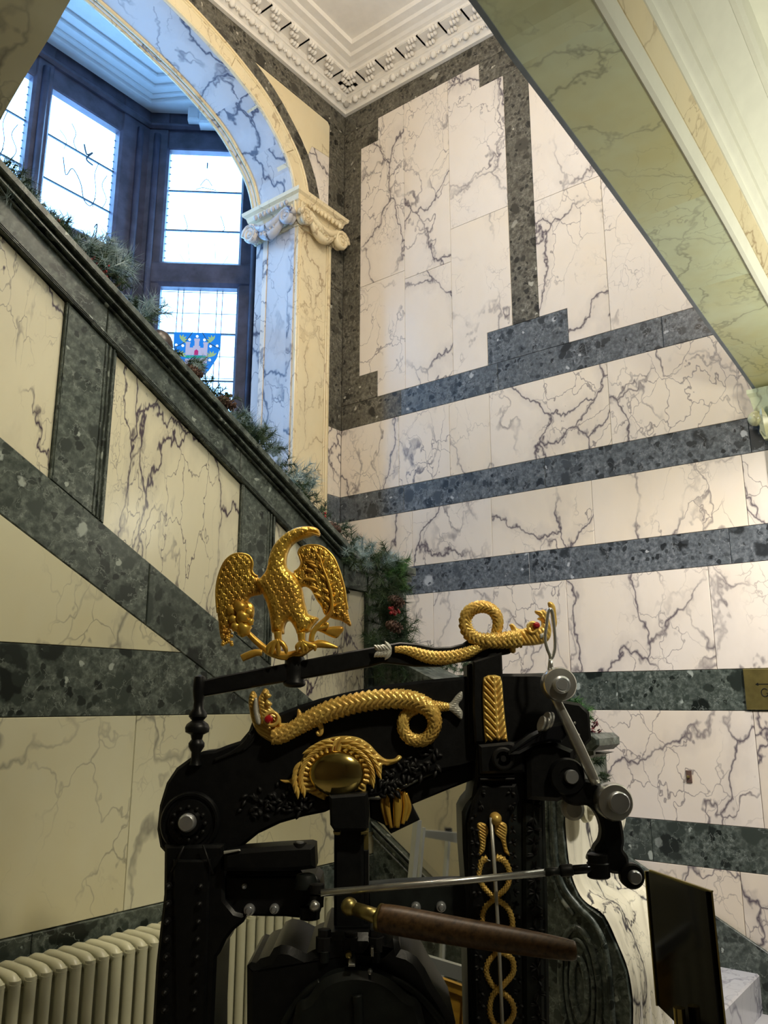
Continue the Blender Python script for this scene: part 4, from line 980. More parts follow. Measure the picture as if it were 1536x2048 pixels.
disc('eye', e_[0], e_[1], [(8.5, Y1-.004), (8.5, Y1-.012), (6, Y1-.018), (2, Y1-.020)], 'red', SE, 18, label='red enamel eye')
for L_ in ([(235, 290), (258, 300), (262, 340), (250, 360)], [(165, 140), (200, 160), (188, 178), (165, 172)], [(172, 190), (205, 215), (190, 232), (165, 220)]):
    relief('crest_fin', c2(L_), 5, 4, Y1-.002, 'gold2', SE, 2)
relief('dorsal_fin', c2([(352, 330), (365, 290), (370, 250), (388, 262), (400, 285), (436, 290), (400, 340)]), 6, 4, Y1, 'gold2', SE, 2.2)
ptube('chin_curl', c2([(480, 330), (505, 345), (520, 372), (518, 405), (502, 412), (494, 398), (505, 390)]), [7, 6, 5, 4, 3.5, 3, 2], Y1, 'gold2', SE, 8)
relief('tail_fin', c2([(1322, 222), (1350, 205), (1385, 160), (1418, 136), (1425, 160), (1420, 190), (1398, 224), (1422, 262), (1424, 295), (1414, 318), (1375, 285), (1345, 262), (1322, 256)]), 10, 4, Y1+.004, 'silver', SE, 1.8, extra=lambda x, z, d: .0012*math.sin(1500*z+260*x), label='silver forked tail fin')
# ---- counterweight lever with the eagle
CW = plate('counterweight_lever', [(400, 1362), (440, 1352), (560, 1329), (700, 1302), (762, 1291), (800, 1284), (835, 1287), (870, 1294), (900, 1293), (925, 1287), (940, 1276), (950, 1262), (1000, 1275), (1026, 1288), (1030, 1298), (1020, 1307), (1004, 1310), (1003, 1330), (948, 1330), (945, 1321), (915, 1325), (880, 1333), (830, 1333), (790, 1328), (765, 1326), (740, 1333), (580, 1362), (500, 1376), (405, 1393)], -.035, -.005, 'black', ch=.003)
disc('lever_pivot_cap', 982, 1318, [(11, -.035), (11, -.042), (9, -.044), (.1, -.044)], 'black', CW)
S2 = empty('upper_sea_serpent', parent=press, label='looped gilded sea serpent on the upper lever with silver tail')
Y2 = -.040
tp = c3([(190, 458), (250, 458), (310, 470), (370, 490), (440, 512), (520, 522), (600, 520), (680, 505), (760, 478), (830, 445), (890, 430)])
serp('tail', [(*p, Y2) for p in tp], [20, 26, 33, 39, 44, 46, 46, 44, 40, 32, 22], Y2, .0095, S2, 8, 3.84)
lp = c3([(1160, 372), (1080, 380), (1010, 388), (930, 390), (850, 384), (785, 355), (742, 300), (732, 235), (752, 178), (800, 140), (865, 128), (925, 146), (968, 190), (983, 250), (972, 315), (955, 360)])
lr = [62, 60, 56, 54, 50, 48, 46, 44, 44, 43, 43, 41, 40, 38, 36, 34]
ly = [Y2-.004]*4+[Y2, Y2+.004, Y2+.006, Y2+.006, Y2+.004, Y2+.002, Y2+.002, Y2+.002, Y2+.002, Y2+.004, Y2+.008, Y2+.010]
serp('body', [(*p, y_) for p, y_ in zip(lp, ly)], lr, Y2, .0100, S2, 8, 3.84)
relief('head', c3([(1060, 330), (1085, 315), (1078, 285), (1070, 266), (1092, 258), (1112, 272), (1128, 292), (1165, 300), (1195, 286), (1212, 252), (1240, 238), (1272, 242), (1288, 262), (1300, 285), (1316, 262), (1312, 236), (1285, 222), (1300, 200), (1272, 178), (1268, 158), (1300, 160), (1330, 150), (1362, 180), (1380, 250), (1392, 320), (1376, 380), (1330, 412), (1250, 425), (1150, 430), (1120, 440), (1118, 475), (1098, 486), (1072, 470), (1070, 435)]), 12, 9, Y2+.006, 'gold2', S2, 2.2, extra=lambda x, z, d: .0018*math.sin(700*x+420*z))
relief('upper_jaw', c3([(1366, 100), (1378, 90), (1404, 100), (1422, 130), (1430, 190), (1434, 260), (1418, 300), (1400, 260), (1390, 190), (1376, 140)]), 7, 4, Y2+.012, 'gold2', S2, 2.2)
e_ = c3([(1247, 288)])[0]; disc('eye', e_[0], e_[1], [(6.5, Y2-.002), (6.5, Y2-.010), (3, Y2-.014)], 'red', S2, 14)
ptube('eye_rim', [(e_[0]+9*math.cos(a), e_[1]+10*math.sin(a)) for a in [2*pi*k/12 for k in range(12)]], 2.6, Y2-.008, 'gold2', S2, 7, sub=2, closed=True)
relief('tooth', c3([(1300, 345), (1325, 330), (1350, 335), (1330, 362), (1308, 372)]), 4, 2, Y2-.006, 'silver', S2, 1.6)
for k in range(6):
    a = pi+(k-2.5)*.42; u, v_ = c3([(165, 465)])[0]
    V, Fc = leafgeo(qy(u, v_, Y2-.004), (math.cos(a), -.1, math.sin(a)*.8), (0, -1, 0), .024, .010, .5); mk('silver_leaf', V, Fc, 'silver', S2, local=True, smooth=True)
for k in range(4):
    u, v_ = c3([(150-k*24, 470)])[0]
    for sg in (-1, 1):
        V, Fc = leafgeo(qy(u, v_, Y2-.006), (-.8, -.1, sg*.8), (0, -1, 0), .018, .010, .5); mk('silver_leaf', V, Fc, 'silver', S2, local=True, smooth=True)
# ---- eagle
EG = empty('eagle', parent=press, label='gilded spread-winged eagle perched on a fruiting branch, head turned right')
c1 = T(400, 1020, 4.518)
YE = -.03
def feathers(sp, ang, amp, ln=2.1):
    ca, sa = math.cos(ang), math.sin(ang)
    def f(x, z, d):
        u = (x*ca+z*sa+.0016*math.sin(z*170+x*60)+.0011*math.sin(z*410))/sp; v_ = (-x*sa+z*ca)/(sp*ln)
        w = (u % 1)-.5; t = (v_+(.5 if int(math.floor(u)) % 2 else 0)+2.2*w*w) % 1
        return amp*(t-.5)+amp*.5*(.25-w*w)
    return f
relief('wing', c1([(560, 640), (520, 606), (488, 585), (466, 545), (474, 480), (456, 432), (420, 404), (360, 394), (300, 404), (240, 448), (196, 520), (162, 620), (146, 720), (148, 830), (158, 930), (170, 1020), (178, 1110), (196, 1170), (240, 1150), (300, 1020), (400, 900), (446, 800), (490, 776), (560, 760), (600, 700)]), 14, 8, YE, 'gold', EG, 1.5, extra=feathers(.0070, .10, .0042, 3.4), label='raised left wing with overlapping feathers')
relief('wing', c1([(770, 560), (850, 566), (893, 535), (918, 485), (906, 430), (890, 385), (908, 346), (958, 322), (1030, 317), (1092, 330), (1152, 366), (1212, 432), (1250, 520), (1284, 620), (1308, 720), (1322, 830), (1334, 900), (1352, 980), (1368, 1036), (1352, 1050), (1318, 1026), (1270, 1000), (1210, 985), (1150, 960), (1118, 935), (1098, 880), (1050, 810), (1008, 730), (950, 692), (880, 712), (800, 690)]), 14, 8, YE, 'gold', EG, 1.5, extra=feathers(.0075, .30, .0044, 3.6), label='raised right wing with overlapping feathers')
# wing rims
ptube('wing_rim', c1([(520, 602), (490, 585), (468, 545), (474, 480), (456, 432), (420, 406), (360, 396), (300, 406), (240, 450), (198, 520), (164, 620), (149, 720), (151, 830), (160, 930)]), 2.6, YE-.006, 'gold', EG, 7)
ptube('wing_rim', c1([(850, 562), (893, 532), (918, 485), (906, 430), (892, 385), (910, 348), (958, 324), (1030, 319), (1092, 332), (1150, 368), (1208, 434), (1247, 520), (1280, 620), (1305, 720), (1320, 830), (1332, 900)]), 2.6, YE-.006, 'gold', EG, 7)
body = c1([(560, 600), (600, 540), (622, 440), (652, 350), (690, 290), (742, 238), (792, 200), (850, 170), (920, 152), (1000, 150), (1048, 162), (1078, 186), (1086, 218), (1070, 234), (1030, 222), (990, 238), (930, 258), (868, 286), (820, 332), (790, 395), (780, 465), (792, 525), (850, 580), (905, 660), (930, 740), (945, 830), (965, 900), (990, 945), (1070, 975), (1050, 1010), (1010, 1060), (990, 1100), (930, 1115), (880, 1125), (862, 1080), (820, 1012), (784, 1010), (760, 1070), (755, 1120), (700, 1112), (652, 1108), (642, 1050), (628, 950), (604, 850), (578, 790), (560, 750), (520, 700), (510, 640)])
relief('body', body, 20, 19, YE-.002, 'gold', EG, 1.7, extra=feathers(.0078, -.15, .0032, 2.6), back=.01, label='feathered breast, curved neck and hooked beak')
e_ = c1([(925, 200)])[0]; V, Fc = sphere(qy(e_[0], e_[1], YE-.022), .0035, 8); mk('eye', V, Fc, 'gold', EG, local=True, smooth='all')
ptube('beak_line', c1([(950, 215), (1000, 205), (1045, 216), (1080, 228)]), 1.3, YE-.020, 'gold', EG, 6)
ptube('brow', c1([(880, 180), (920, 172), (960, 182)]), 2.0, YE-.020, 'gold', EG, 6)
ptube('branch', c1([(430, 1110), (500, 1180), (580, 1245), (660, 1295), (760, 1320), (850, 1310), (930, 1280), (1000, 1235), (1070, 1210), (1150, 1218), (1245, 1245)]), [5.5, 6, 7, 8, 8.5, 8.5, 8, 7.5, 8, 6.5, 2], YE, 'gold', EG, 12, pat=lambda s, a, r: .1*math.sin(a*5+s*90))
ptube('branch_stub', c1([(378, 1340), (430, 1316), (500, 1290), (560, 1290)]), [7, 7.5, 7, 6], YE-.012, 'gold', EG, 12)
for (u, v_), toes in ((c1([(702, 1100)])[0], c1([(615, 1290), (655, 1305), (708, 1318), (775, 1300)])), (c1([(915, 1110)])[0], c1([(878, 1280), (930, 1290), (962, 1285), (1035, 1275)]))):
    LG = ptube('leg', [(u, v_), (u+1, v_+14), (u+2, v_+22)], [8, 7, 7.5], YE-.018, 'gold', EG, 10)
    for tu, tv in toes:
        ptube('toe', [(u+1, v_+18), ((u+tu)/2+(tu-u)*.12, v_+24), (tu, tv-9), (tu+(tu-u)*.03, tv)], [4.5, 5, 4.6, 1.6], YE-.028, 'gold', EG, 8)
# fruit and flowers hanging by the left wing
rng = random.Random(11); G = Geo()
for (u, v_), r in zip(c1([(285, 905), (362, 880), (442, 925), (300, 985), (385, 968), (452, 1010), (395, 1078), (320, 1052)]), (10, 14, 10, 9, 15, 8, 15, 10)):
    V, Fc = sphere(qy(u, v_, YE-.010), r*PXM, 12, .8); V = [p+(p-qy(u, v_, YE-.01))*.16*math.sin(9*math.atan2(p.x-qy(u, v_).x, p.z-qy(u, v_).z)) for p in V]; G.add(V, Fc)
G.mk('pomegranate_cluster', 'gold', EG, local=True, smooth='all', kind='stuff')
relief('fruit_leaf', c1([(230, 850), (320, 830), (430, 826), (480, 860), (490, 930), (470, 1010), (450, 1100), (400, 1130), (340, 1110), (270, 1060), (235, 960)]), 12, 5, YE-.003, 'gold', EG, 2.6, extra=lambda x, z, d: .002*math.sin(600*x+300*z))
G = Geo()
for i in range(26):
    u, v_ = c1([(245+rng.uniform(-42, 42), 1150+rng.uniform(-62, 66))])[0]; V, Fc = sphere(qy(u, v_, YE-.006-rng.random()*.008), 3.8*PXM, 8); G.add(V, Fc)
G.mk('grape_bunch', 'gold', EG, local=True, smooth='all', kind='stuff')
OB = ptube('olive_branch', c1([(1005, 1190), (1020, 1110), (1075, 1040), (1150, 970), (1190, 900), (1195, 820), (1180, 720), (1150, 620), (1110, 520), (1085, 430)]), [5.5, 5.5, 5, 4.5, 4, 3.4, 3, 2.6, 2.2, 1.6], YE-.015, 'gold', EG, 9)
for x, z, a in ((1150, 640, 2.4), (1120, 560, 2.2), (1090, 470, 2.0), (1180, 760, 2.5), (1120, 620, .8), (1160, 700, .6), (1190, 840, 2.4), (1190, 800, .7), (1100, 500, .9), (1080, 430, 1.5), (1200, 880, .5), (1060, 520, 2.7), (1040, 480, 2.9), (1030, 560, 2.8), (1050, 640, 2.9), (1070, 720, 2.8), (1020, 620, 3.2), (1100, 790, 2.7)):
    u, v_ = c1([(x, z)])[0]; V, Fc = leafgeo(qy(u, v_, YE-.012), (math.cos(a), -.15, math.sin(a)), (0, -1, 0), .021, .008, .4); mk('olive_leaf', V, Fc, 'gold', EG, local=True, smooth=True)
relief('scroll_end', c1([(1060, 1085), (1120, 1065), (1200, 1050), (1285, 1052), (1298, 1085), (1262, 1130), (1232, 1158), (1180, 1145), (1110, 1110)]), 8, 5, YE-.002, 'gold', EG, 2.4)
ptube('scroll_curl', c1([(1030, 1080), (1090, 1065), (1140, 1055), (1150, 1030), (1120, 1025), (1110, 1045)]), [5, 4.5, 4, 3.5, 3, 2.5], YE-.014, 'gold', EG, 8)
# socket under the eagle
sk = vcyl('eagle_socket', 590, 1313, 1372, 20, -.02, 'black', press, [(12, -.06), (20, 0), (22, .06), (22, .12), (19, .2), (20, .5), (19.5, .92), (17, 1.0), (6, 1.02)])
# ---- spindle at the left end of the counterweight lever
vcyl('turned_spindle', 400, 1350, 1530, 12, -.03, 'black', press, [(12, 0), (9, .05), (9, .14), (15, .2), (15, .24), (10, .28), (12, .33), (22, .36), (23, .41), (20, .45), (11, .49), (17, .53), (17, .57), (10, .62), (9, .7), (11, .76), (12, .82), (12, .93), (10, .98), (4, 1.0)])
# ---- right standard (bracket), acanthus panel and pillar
RS = plate('right_standard', [(946, 1322), (1004, 1304), (1006, 1350), (1010, 1420), (1018, 1486), (950, 1486), (946, 1420)], -.055, .05, 'black', ch=.004)
plate('standard_flange', [(934, 1330), (946, 1326), (948, 1486), (936, 1490)], -.03, .05, 'black', RS, .003)
ac = c3([(866, 700), (872, 672), (905, 655), (960, 652), (1000, 664), (1014, 710), (1020, 800), (1028, 900), (1036, 990), (1045, 1060), (1056, 1165), (1030, 1158), (1003, 1150), (985, 1165), (960, 1143), (930, 1168), (905, 1150), (885, 1176), (874, 1060), (868, 950), (864, 800)])
def acan(x, z, d):
    cx, cz = q(991, 1420, -.055); dx = x-cx-(.0+(cz-z)*.03); a = abs(dx)
    r = math.sin((z*1.0-a*1.35+(a*a)*10)*2*pi/.0135)
    return .0028*(r if a > .0022 else .6)
relief('acanthus_panel', ac, 8, 6, -.055, 'gold2', RS, 1.5, extra=acan, crv=False, label='gilded upright acanthus leaf panel')
RP = plate('right_pillar', [(955, 1484), (1050, 1484), (1052, 1560), (1090, 1575), (1096, 1800), (1100, 2048), (1105, 2400), (945, 2400), (938, 2048), (932, 1780), (926, 1700), (924, 1624), (932, 1608), (944, 1594), (950, 1560)], -.045, .09, 'iron', ch=.006)
plate('pillar_front', [(962, 1568), (1034, 1568), (1040, 1600), (1018, 1640), (1020, 1800), (1030, 2048), (1040, 2400), (955, 2400), (948, 2048), (940, 1800), (936, 1650), (944, 1608)], -.062, -.04, 'black', RP, .006)
plate('pillar_side_panel', [(1046, 1600), (1084, 1600), (1090, 2048), (1094, 2400), (1052, 2400), (1048, 2048)], -.055, -.04, 'iron', RP, .006)
for v0 in (1550, 1557): plate('pillar_necking', [(960, v0), (1030, v0-1), (1030, v0+3.5), (960, v0+4.5)], -.068, -.04, 'black_rel', RP, .002)
rng = random.Random(2)
for side in (0, 1, 2):
    G = Geo()
    for i in range(19):
        v_ = 1585+i*25; u = (946+(i*.9) if v_ > 1610 else 962) if side == 0 else (1022+i*.9 if side == 1 else 1066+i*.6)
        for k in range(4 if side < 2 else 5):
            a = rng.uniform(0, 6.28); V, Fc = leafgeo(qy(u, v_, -.062 if side < 2 else -.055), (math.cos(a), -.4, math.sin(a)), (0, -1, 0), .010 if side < 2 else .016, .006, .5); G.add(V, Fc)
    G.mk('cast_leaf_border', 'black_rel', RP, local=True, smooth=True, kind='stuff')
JB = plate('joint_block', [(958, 1490), (1018, 1484), (1048, 1490), (1050, 1545), (960, 1548)], -.075, -.03, 'black', ch=.005)
disc('joint_ring', 995, 1512, [(20, -.07), (20, -.084), (17, -.087), (13, -.087), (12, -.078), (6, -.078), (5, -.088), (.1, -.088)], 'black_rel', JB, 30)
BB = plate('bearing_block', [(1054, 1500), (1066, 1490), (1110, 1484), (1148, 1500), (1152, 1560), (1140, 1592), (1118, 1604), (1056, 1600)], -.08, .06, 'black', ch=.008)
disc('bearing_boss', 1115, 1545, [(32, -.075), (32, -.095), (29, -.10), (16, -.10), (14, -.096), (.1, -.096)], 'black', BB, 34)
disc('bearing_pin', 1121, 1545, [(12.5, -.095), (12.5, -.104), (11, -.107), (.1, -.107)], 'chrome', BB, 24, label='bright bearing pin')
plate('lever_plate', [(1066, 1412), (1110, 1398), (1160, 1406), (1180, 1425), (1184, 1480), (1172, 1492), (1150, 1520), (1100, 1500), (1060, 1500)], .0, .045, 'black', BB, .006)
for u, v_ in ((1149, 1446), (1157, 1470)): disc('rivet', u, v_, [(3, .0), (2.5, -.003), (.1, -.004)], 'steel', BB, 10)
# blue-lit steel fork
FK = plate('steel_fork', [(1018, 1503), (1030, 1490), (1060, 1468), (1084, 1456), (1104, 1448), (1128, 1444), (1134, 1470), (1124, 1486), (1100, 1484), (1070, 1492), (1040, 1508), (1018, 1510)], -.100, -.070, 'bluesteel', ch=.006)
for u, v_, r_ in ((1083, 1447, .015), (1092, 1443, .019), (1099, 1441, .017)):
    V, Fc = lathe([(.004, -.002), (r_, -.002), (r_, .002), (.004, .002)], qy(u, v_, -.105), (1, .25, -.35), 22); mk('washer', V, Fc, 'steel', FK, local=True, smooth=True)
# crank with two bright ends
CR = empty('crank_rod', parent=press, label='polished steel crank rod between two round bright knobs')
V, Fc = tube([qy(1108, 1392, -.10), qy(1122, 1420, -.10), qy(1158, 1496, -.10), qy(1192, 1568, -.105)], [.0085, .0095, .0115, .0095], 18, sub=4); mk('rod', V, Fc, 'steel', CR, local=True, smooth='all')
disc('upper_knob', 1096, 1371, [(27, -.085), (30.5, -.092), (30.5, -.118), (28, -.124), (16, -.126), (.1, -.126)], 'steel', CR, 36)
disc('knob_nut', 1097, 1372, [(15.5, -.122), (15.5, -.134), (12, -.138), (10, -.136), (9, -.138), (.1, -.138)], 'chrome', CR, 30)
disc('lower_knob', 1196, 1590, [(27, -.09), (31.5, -.097), (31.5, -.125), (29, -.131), (18, -.133), (.1, -.133)], 'steel', CR, 36)
disc('knob_nut', 1200, 1589, [(18, -.13), (18, -.142), (16, -.145), (.1, -.145)], 'chrome', CR, 30)
ptube('hanger_link', [(1098, 1340), (1100, 1322), (1100, 1312), (1094, 1296), (1090, 1276), (1093, 1250), (1096, 1228), (1100, 1218), (1105, 1226), (1109, 1262), (1110, 1294), (1106, 1312), (1101, 1322), (1104, 1342)], 3.0, -.105, 'steel', CR, 8)
ptube('link_shank', [(1101, 1318), (1104, 1345)], 3.6, -.105, 'steel', CR, 10, sub=1)
# bell crank
BC_ = plate('bell_crank', [(1120, 1566), (1150, 1556), (1190, 1562), (1222, 1585), (1238, 1620), (1247, 1655), (1250, 1685), (1248, 1700), (1258, 1715), (1258, 1738), (1248, 1748), (1226, 1748), (1210, 1738), (1196, 1730), (1190, 1700), (1202, 1680), (1204, 1655), (1194, 1628), (1176, 1612), (1150, 1612), (1128, 1600)], -.095, -.065, 'black', ch=.006, crv=True)
plate('crank_inner_edge', [(1196, 1612), (1210, 1640), (1213, 1668), (1204, 1690), (1184, 1704), (1178, 1722), (1196, 1724), (1214, 1706), (1222, 1680), (1220, 1650), (1206, 1618)], -.085, -.06, 'bluesteel', BC_, .004, crv=True)
vcyl('crank_socket', 1195, 1706, 1756, 20, -.10, 'black', BC_, [(17, 0), (20, .06), (20, .6), (18, .64), (18, .95), (14, 1)])
disc('crank_eye', 1234, 1731, [(21, -.09), (21, -.105), (18, -.108), (.1, -.108)], 'black', BC_, 26)
disc('crank_bolt', 1236, 1731, [(11.5, -.105), (11.5, -.116), (9, -.120), (.1, -.120)], 'chrome', BC_, 22)
disc('scroll_pin', 1136, 1612, [(20, -.03), (20, -.05), (14, -.056), (.1, -.056)], 'silver', BC_, 22)
# link rod
LR = empty('link_rod', parent=press, label='long thin bright steel pull rod with dark coupling')
ptube('rod', [(642, 1786), (870, 1767), (1092, 1745)], 6.2, -.105, 'steel', LR, 14, sub=1)
ptube('coupling', [(1090, 1745), (1120, 1742)], 6.8, -.105, 'iron', LR, 14, sub=1)
ptube('coupling_nut', [(1120, 1742), (1124, 1741.6), (1142, 1740), (1146, 1739.6)], [9, 10.5, 10.5, 9], -.105, 'black_rel', LR, 8, sub=1)
ptube('socket_rod', [(1144, 1740), (1204, 1735)], 8, -.105, 'bluesteel', LR, 14, sub=1)
# lower strut going back to the right pillar, with gilded fluted knop
plate('lower_strut', [(758, 1600), (800, 1582), (850, 1556), (900, 1535), (940, 1514), (960, 1506), (962, 1548), (946, 1560), (900, 1578), (825, 1609), (828, 1618), (840, 1640), (782, 1668), (768, 1650), (740, 1636), (738, 1600)], .0, .05, 'black', ch=.004)
FKn = empty('fluted_knop', parent=press, label='gilded fluted knop on the dark strut')
for k, (pts, wd) in enumerate(((([(768, 1586), (765, 1610), (774, 1650)]), 5), (([(776, 1582), (774, 1612), (783, 1656)]), 6), (([(794, 1578), (795, 1612), (793, 1655)]), 9), (([(806, 1582), (812, 1612), (805, 1648)]), 6), (([(812, 1586), (819, 1615), (812, 1642)]), 4))):
    ptube('flute', pts, [wd*.7, wd, wd*.6], -.012-.004*(2-abs(k-2)), 'gold', FKn, 9)
# right guide arm
RA = plate('right_guide_arm', [(735, 1778), (800, 1772), (905, 1768), (940, 1768), (940, 1838), (880, 1836), (738, 1845)], -.015, .06, 'iron', ch=.004)
for u, v_, r in ((831, 1810, 9), (881, 1809, 9)): hexbolt(u, v_, r, -.015, 'chrome', RA)
# eye-shaped ornament with brass oval
EY = relief('leaf_garland_ornament', c2([(256, 703), (305, 703), (338, 682), (368, 640), (392, 575), (440, 505), (505, 458), (590, 430), (680, 421), (762, 434), (830, 476), (880, 530), (930, 568), (985, 568), (1014, 545), (1036, 560), (1004, 592), (945, 612), (912, 612), (905, 668), (880, 650), (852, 640), (838, 732), (812, 728), (800, 790), (760, 770), (700, 800), (620, 806), (556, 810), (540, 832), (470, 800), (400, 775), (370, 808), (345, 770), (325, 728), (285, 722)]), 10, 7, -.030, 'gold2', press, 1.9,
    extra=lambda x, z, d: .0026*math.sin(30*math.atan2(z-q(674, 1546)[1], (x-q(674, 1546)[0])*.8)+150*math.hypot(x-q(674, 1546)[0], z-q(674, 1546)[1])), label='gilded leaf surround framing the brass oval')
G = Geo(); cx_, cz_ = q(676, 1550)
for ring, (ra_, rb_, n_) in enumerate(((64, 55, 26), (76, 63, 22), (98, 66, 14))):
    for k in range(n_):
        t = -.25+(pi+.5)*k/(n_-1); sgn = 1 if math.cos(t) > 0 else -1
        px_, pz_ = cx_+ra_*PXM*math.cos(t), cz_+rb_*PXM*math.sin(t)
        if not pip(px_, pz_, [q(u, v_) for u, v_ in c2([(330, 690), (400, 575), (510, 455), (680, 421), (830, 476), (900, 560), (880, 640), (800, 740), (560, 800), (400, 760)])]): continue
        ta = t-sgn*1.42
        if ring == 2 and math.sin(t) > .35: continue
        G.add(*leafgeo((px_, -.040-.002*ring, pz_), (math.cos(ta), -.12, math.sin(ta)), (0, -1, 0), .026, .0085, .45))
G.mk('overlapping_leaves', 'gold2', EY, local=True, smooth=True, kind='stuff')
oc = qy(674, 1546, -.036); V, Fc = sphere((0, 0, 0), 1, 36); V = [Vector((oc.x+p.x*52.5*PXM, oc.y-.004-max(-.002, -p.y)*.022, oc.z+p.z*41*PXM)) for p in V]; mk('brass_oval', V, Fc, 'brass', EY, local=True, smooth='all', label='polished domed brass oval')
plate('red_ribbon', c2([(552, 450), (606, 440), (612, 470), (604, 530), (572, 530), (566, 480)]), -.041, -.030, 'copper', EY, .002)
# ---- staff with entwined snakes
CD_ = empty('staff_of_snakes', parent=press, label='winged silver staff with two entwined gilded snakes')
c7 = T(840, 1600, 4.267); YC = -.072
ptube('staff', c7([(606, 150), (640, 640), (672, 1200), (716, 2200)]), [3.0, 3.4, 3.3, 3.2], YC-.004, 'silver', CD_, 12, sub=1)
u, v_ = c7([(606, 118)])[0]; disc('staff_ball', u, v_, [(10.5, YC+.01), (10.5, YC-.002), (7, YC-.010), (2, YC-.013)], 'gold2', CD_, 20)
for L_ in ([(484, 212), (508, 190), (545, 196), (575, 225), (582, 275), (566, 325), (560, 385), (545, 440), (498, 474), (508, 385), (497, 300)], [(636, 215), (660, 188), (705, 186), (736, 208), (742, 262), (733, 330), (744, 410), (768, 475), (722, 448), (704, 390), (686, 335), (642, 285)]):
    relief('wing', c7(L_), 5, 4, YC+.012, 'gold2', CD_, 1.5, extra=lambda x, z, d: .0013*math.sin(1100*z+700*x))
s1 = c7([(575, 495), (530, 520), (508, 590), (505, 660), (545, 745), (645, 840), (740, 910), (785, 1010), (782, 1110), (730, 1220), (650, 1300), (580, 1390), (568, 1480), (620, 1580), (700, 1640), (775, 1710), (802, 1790), (780, 1870), (700, 1960), (620, 2060)])
s2 = c7([(650, 490), (715, 515), (758, 590), (762, 670), (735, 750), (645, 835), (562, 910), (532, 1000), (545, 1110), (600, 1220), (690, 1290), (780, 1350), (800, 1430), (780, 1500), (690, 1600), (620, 1670), (596, 1770), (615, 1870), (700, 1970), (790, 2070)])
for pts, ph in ((s1, 0), (s2, 1)):
    P = [(*p, YC+.006+(-.006 if (i//5+ph) % 2 else .004)) for i, p in enumerate(pts)]
    ptube('snake', P, [4.8, 4.6]+[4.0]*(len(P)-2), YC, 'gold2', CD_, 16, step=.0012, pat=lambda s, a, r: .34*math.sin(s*1000)*math.cos(4*a)+.12)
for (u, v_), s_ in ((c7([(588, 512)])[0], 1), (c7([(650, 512)])[0], -1)): ptube('tongue', [(u-3*s_, v_-1), (u, v_+1), (u+3*s_, v_+2)], 1.2, YC, 'silver', CD_, 6)
# ---- wooden handle
HB = empty('bar_handle', parent=press, label='turned brown wooden bar handle with brass shank')
V, Fc = tube([qy(762, 1836, -.16), qy(800, 1842, -.17), qy(900, 1860, -.19), qy(1050, 1885, -.22), qy(1138, 1900, -.235), qy(1152, 1902, -.237)], [.0235, .0245, .0235, .0205, .0165, .012], 26, sub=5); mk('grip', V, Fc, 'wood', HB, local=True, smooth='all')
ptube('shank', [(712, 1818, -.13), (762, 1836, -.155)], [11, 13], -.15, 'brass_dull', HB, 16, sub=1)
ptube('ferrule', [(757, 1834, -.155), (770, 1838, -.16)], [22, 22], -.15, 'brass_dull', HB, 22, sub=1)
V, Fc = sphere(qy(699, 1813, -.12), 15*PXM, 18); mk('ball_joint', V, Fc, 'brass_dull', HB, local=True, smooth='all')
# base and lower body, below the picture
plate('press_base', [(240, 2650), (1040, 2650), (1040, 2520), (240, 2520)], -.14, .3, 'black', press, .01)
bz = q(700, 2520)[1]
Geo().box((-.56, -.25, 0), (.44, .35, .10)).box((-.50, -.18, .10), (-.36, .25, .62)).box((.22, -.18, .10), (.40, .25, .62)).mk('foot_frame', 'black', press, local=True)
Geo().box((-.2, -.1, .45), (.12, .1, .75)).mk('platen', 'black', press, local=True)
# ================================================================== RADIATOR
ra = empty('radiator', (1.8, 2.2, 0), 0, 'cream painted cast-iron column radiator against the marble wall', 'radiator')
sec = None
for i in range(33):
    x = 1.07+i*.0430
    if sec is None:
        G = Geo()
        V, Fc = tube([(x, 2.135, .12), (x, 2.135, .80), (x, 2.137, .845), (x, 2.152, .862), (x, 2.21, .866), (x, 2.262, .862), (x, 2.278, .845), (x, 2.28, .80), (x, 2.28, .12)], [.0150, .0150, .0165, .016, .0135, .016, .0165, .015, .015], 12, sub=3, ref=(1, 0, 0)); G.add(V, Fc)
        V, Fc = tube([(x-.022, 2.165, .845), (x+.022, 2.165, .845)], .012, 8, sub=1, ref=(0, 1, 0)); G.add(V, Fc)
        V, Fc = tube([(x-.022, 2.2, .14), (x+.022, 2.2, .14)], .03, 10, sub=1, ref=(0, 1, 0)); G.add(V, Fc)
        G.box((x-.004, 2.135, .12), (x+.004, 2.28, .85))
        sec = G.mk('radiator_column', 'cream_enamel', ra, smooth=True); xs = x
    else:
        o = sec.copy(); COL.objects.link(o); o.location = (x-xs, 0, 0)
for x in (1.10, 2.41): Geo().box((x-.015, 2.15, 0), (x+.015, 2.26, .13)).mk('foot', 'cream_enamel', ra)
# ================================================================== DISPLAY CASE behind the press
dc = PD(880, 1900, 2.35)
case = empty('display_case', (dc.x, dc.y, 0), YAW-pi/2, 'clear acrylic display case with slender metal posts behind the press', 'display case')
def qd(u, v, D, ref=dc):
    p = PD(u, v, D); r = p-Vector((ref.x, ref.y, 0)); return Vector((r.dot(RT), r.dot(FH), p.z))
def seg(name, a, b, r, mat, par, D=2.35, n=4):
    V, Fc = tube([qd(*a, D), qd(*b, D)], r, n, sub=1, ref=(0, 1, 0)); return mk(name, V, Fc, mat, par, local=True, smooth=False)
seg('corner_post', (835, 1640), (805, 1960), .012, 'alu', case); seg('corner_post', (847, 1655), (826, 1900), .006, 'alu', case, 2.37)
seg('inner_post', (897, 1662), (891, 1752), .008, 'alu', case, 2.5); seg('post_cap', (897, 1656), (897, 1663), .011, 'black', case, 2.5, 8)
seg('inner_post', (891, 1750), (880, 2000), .008, 'alu', case, 2.5)
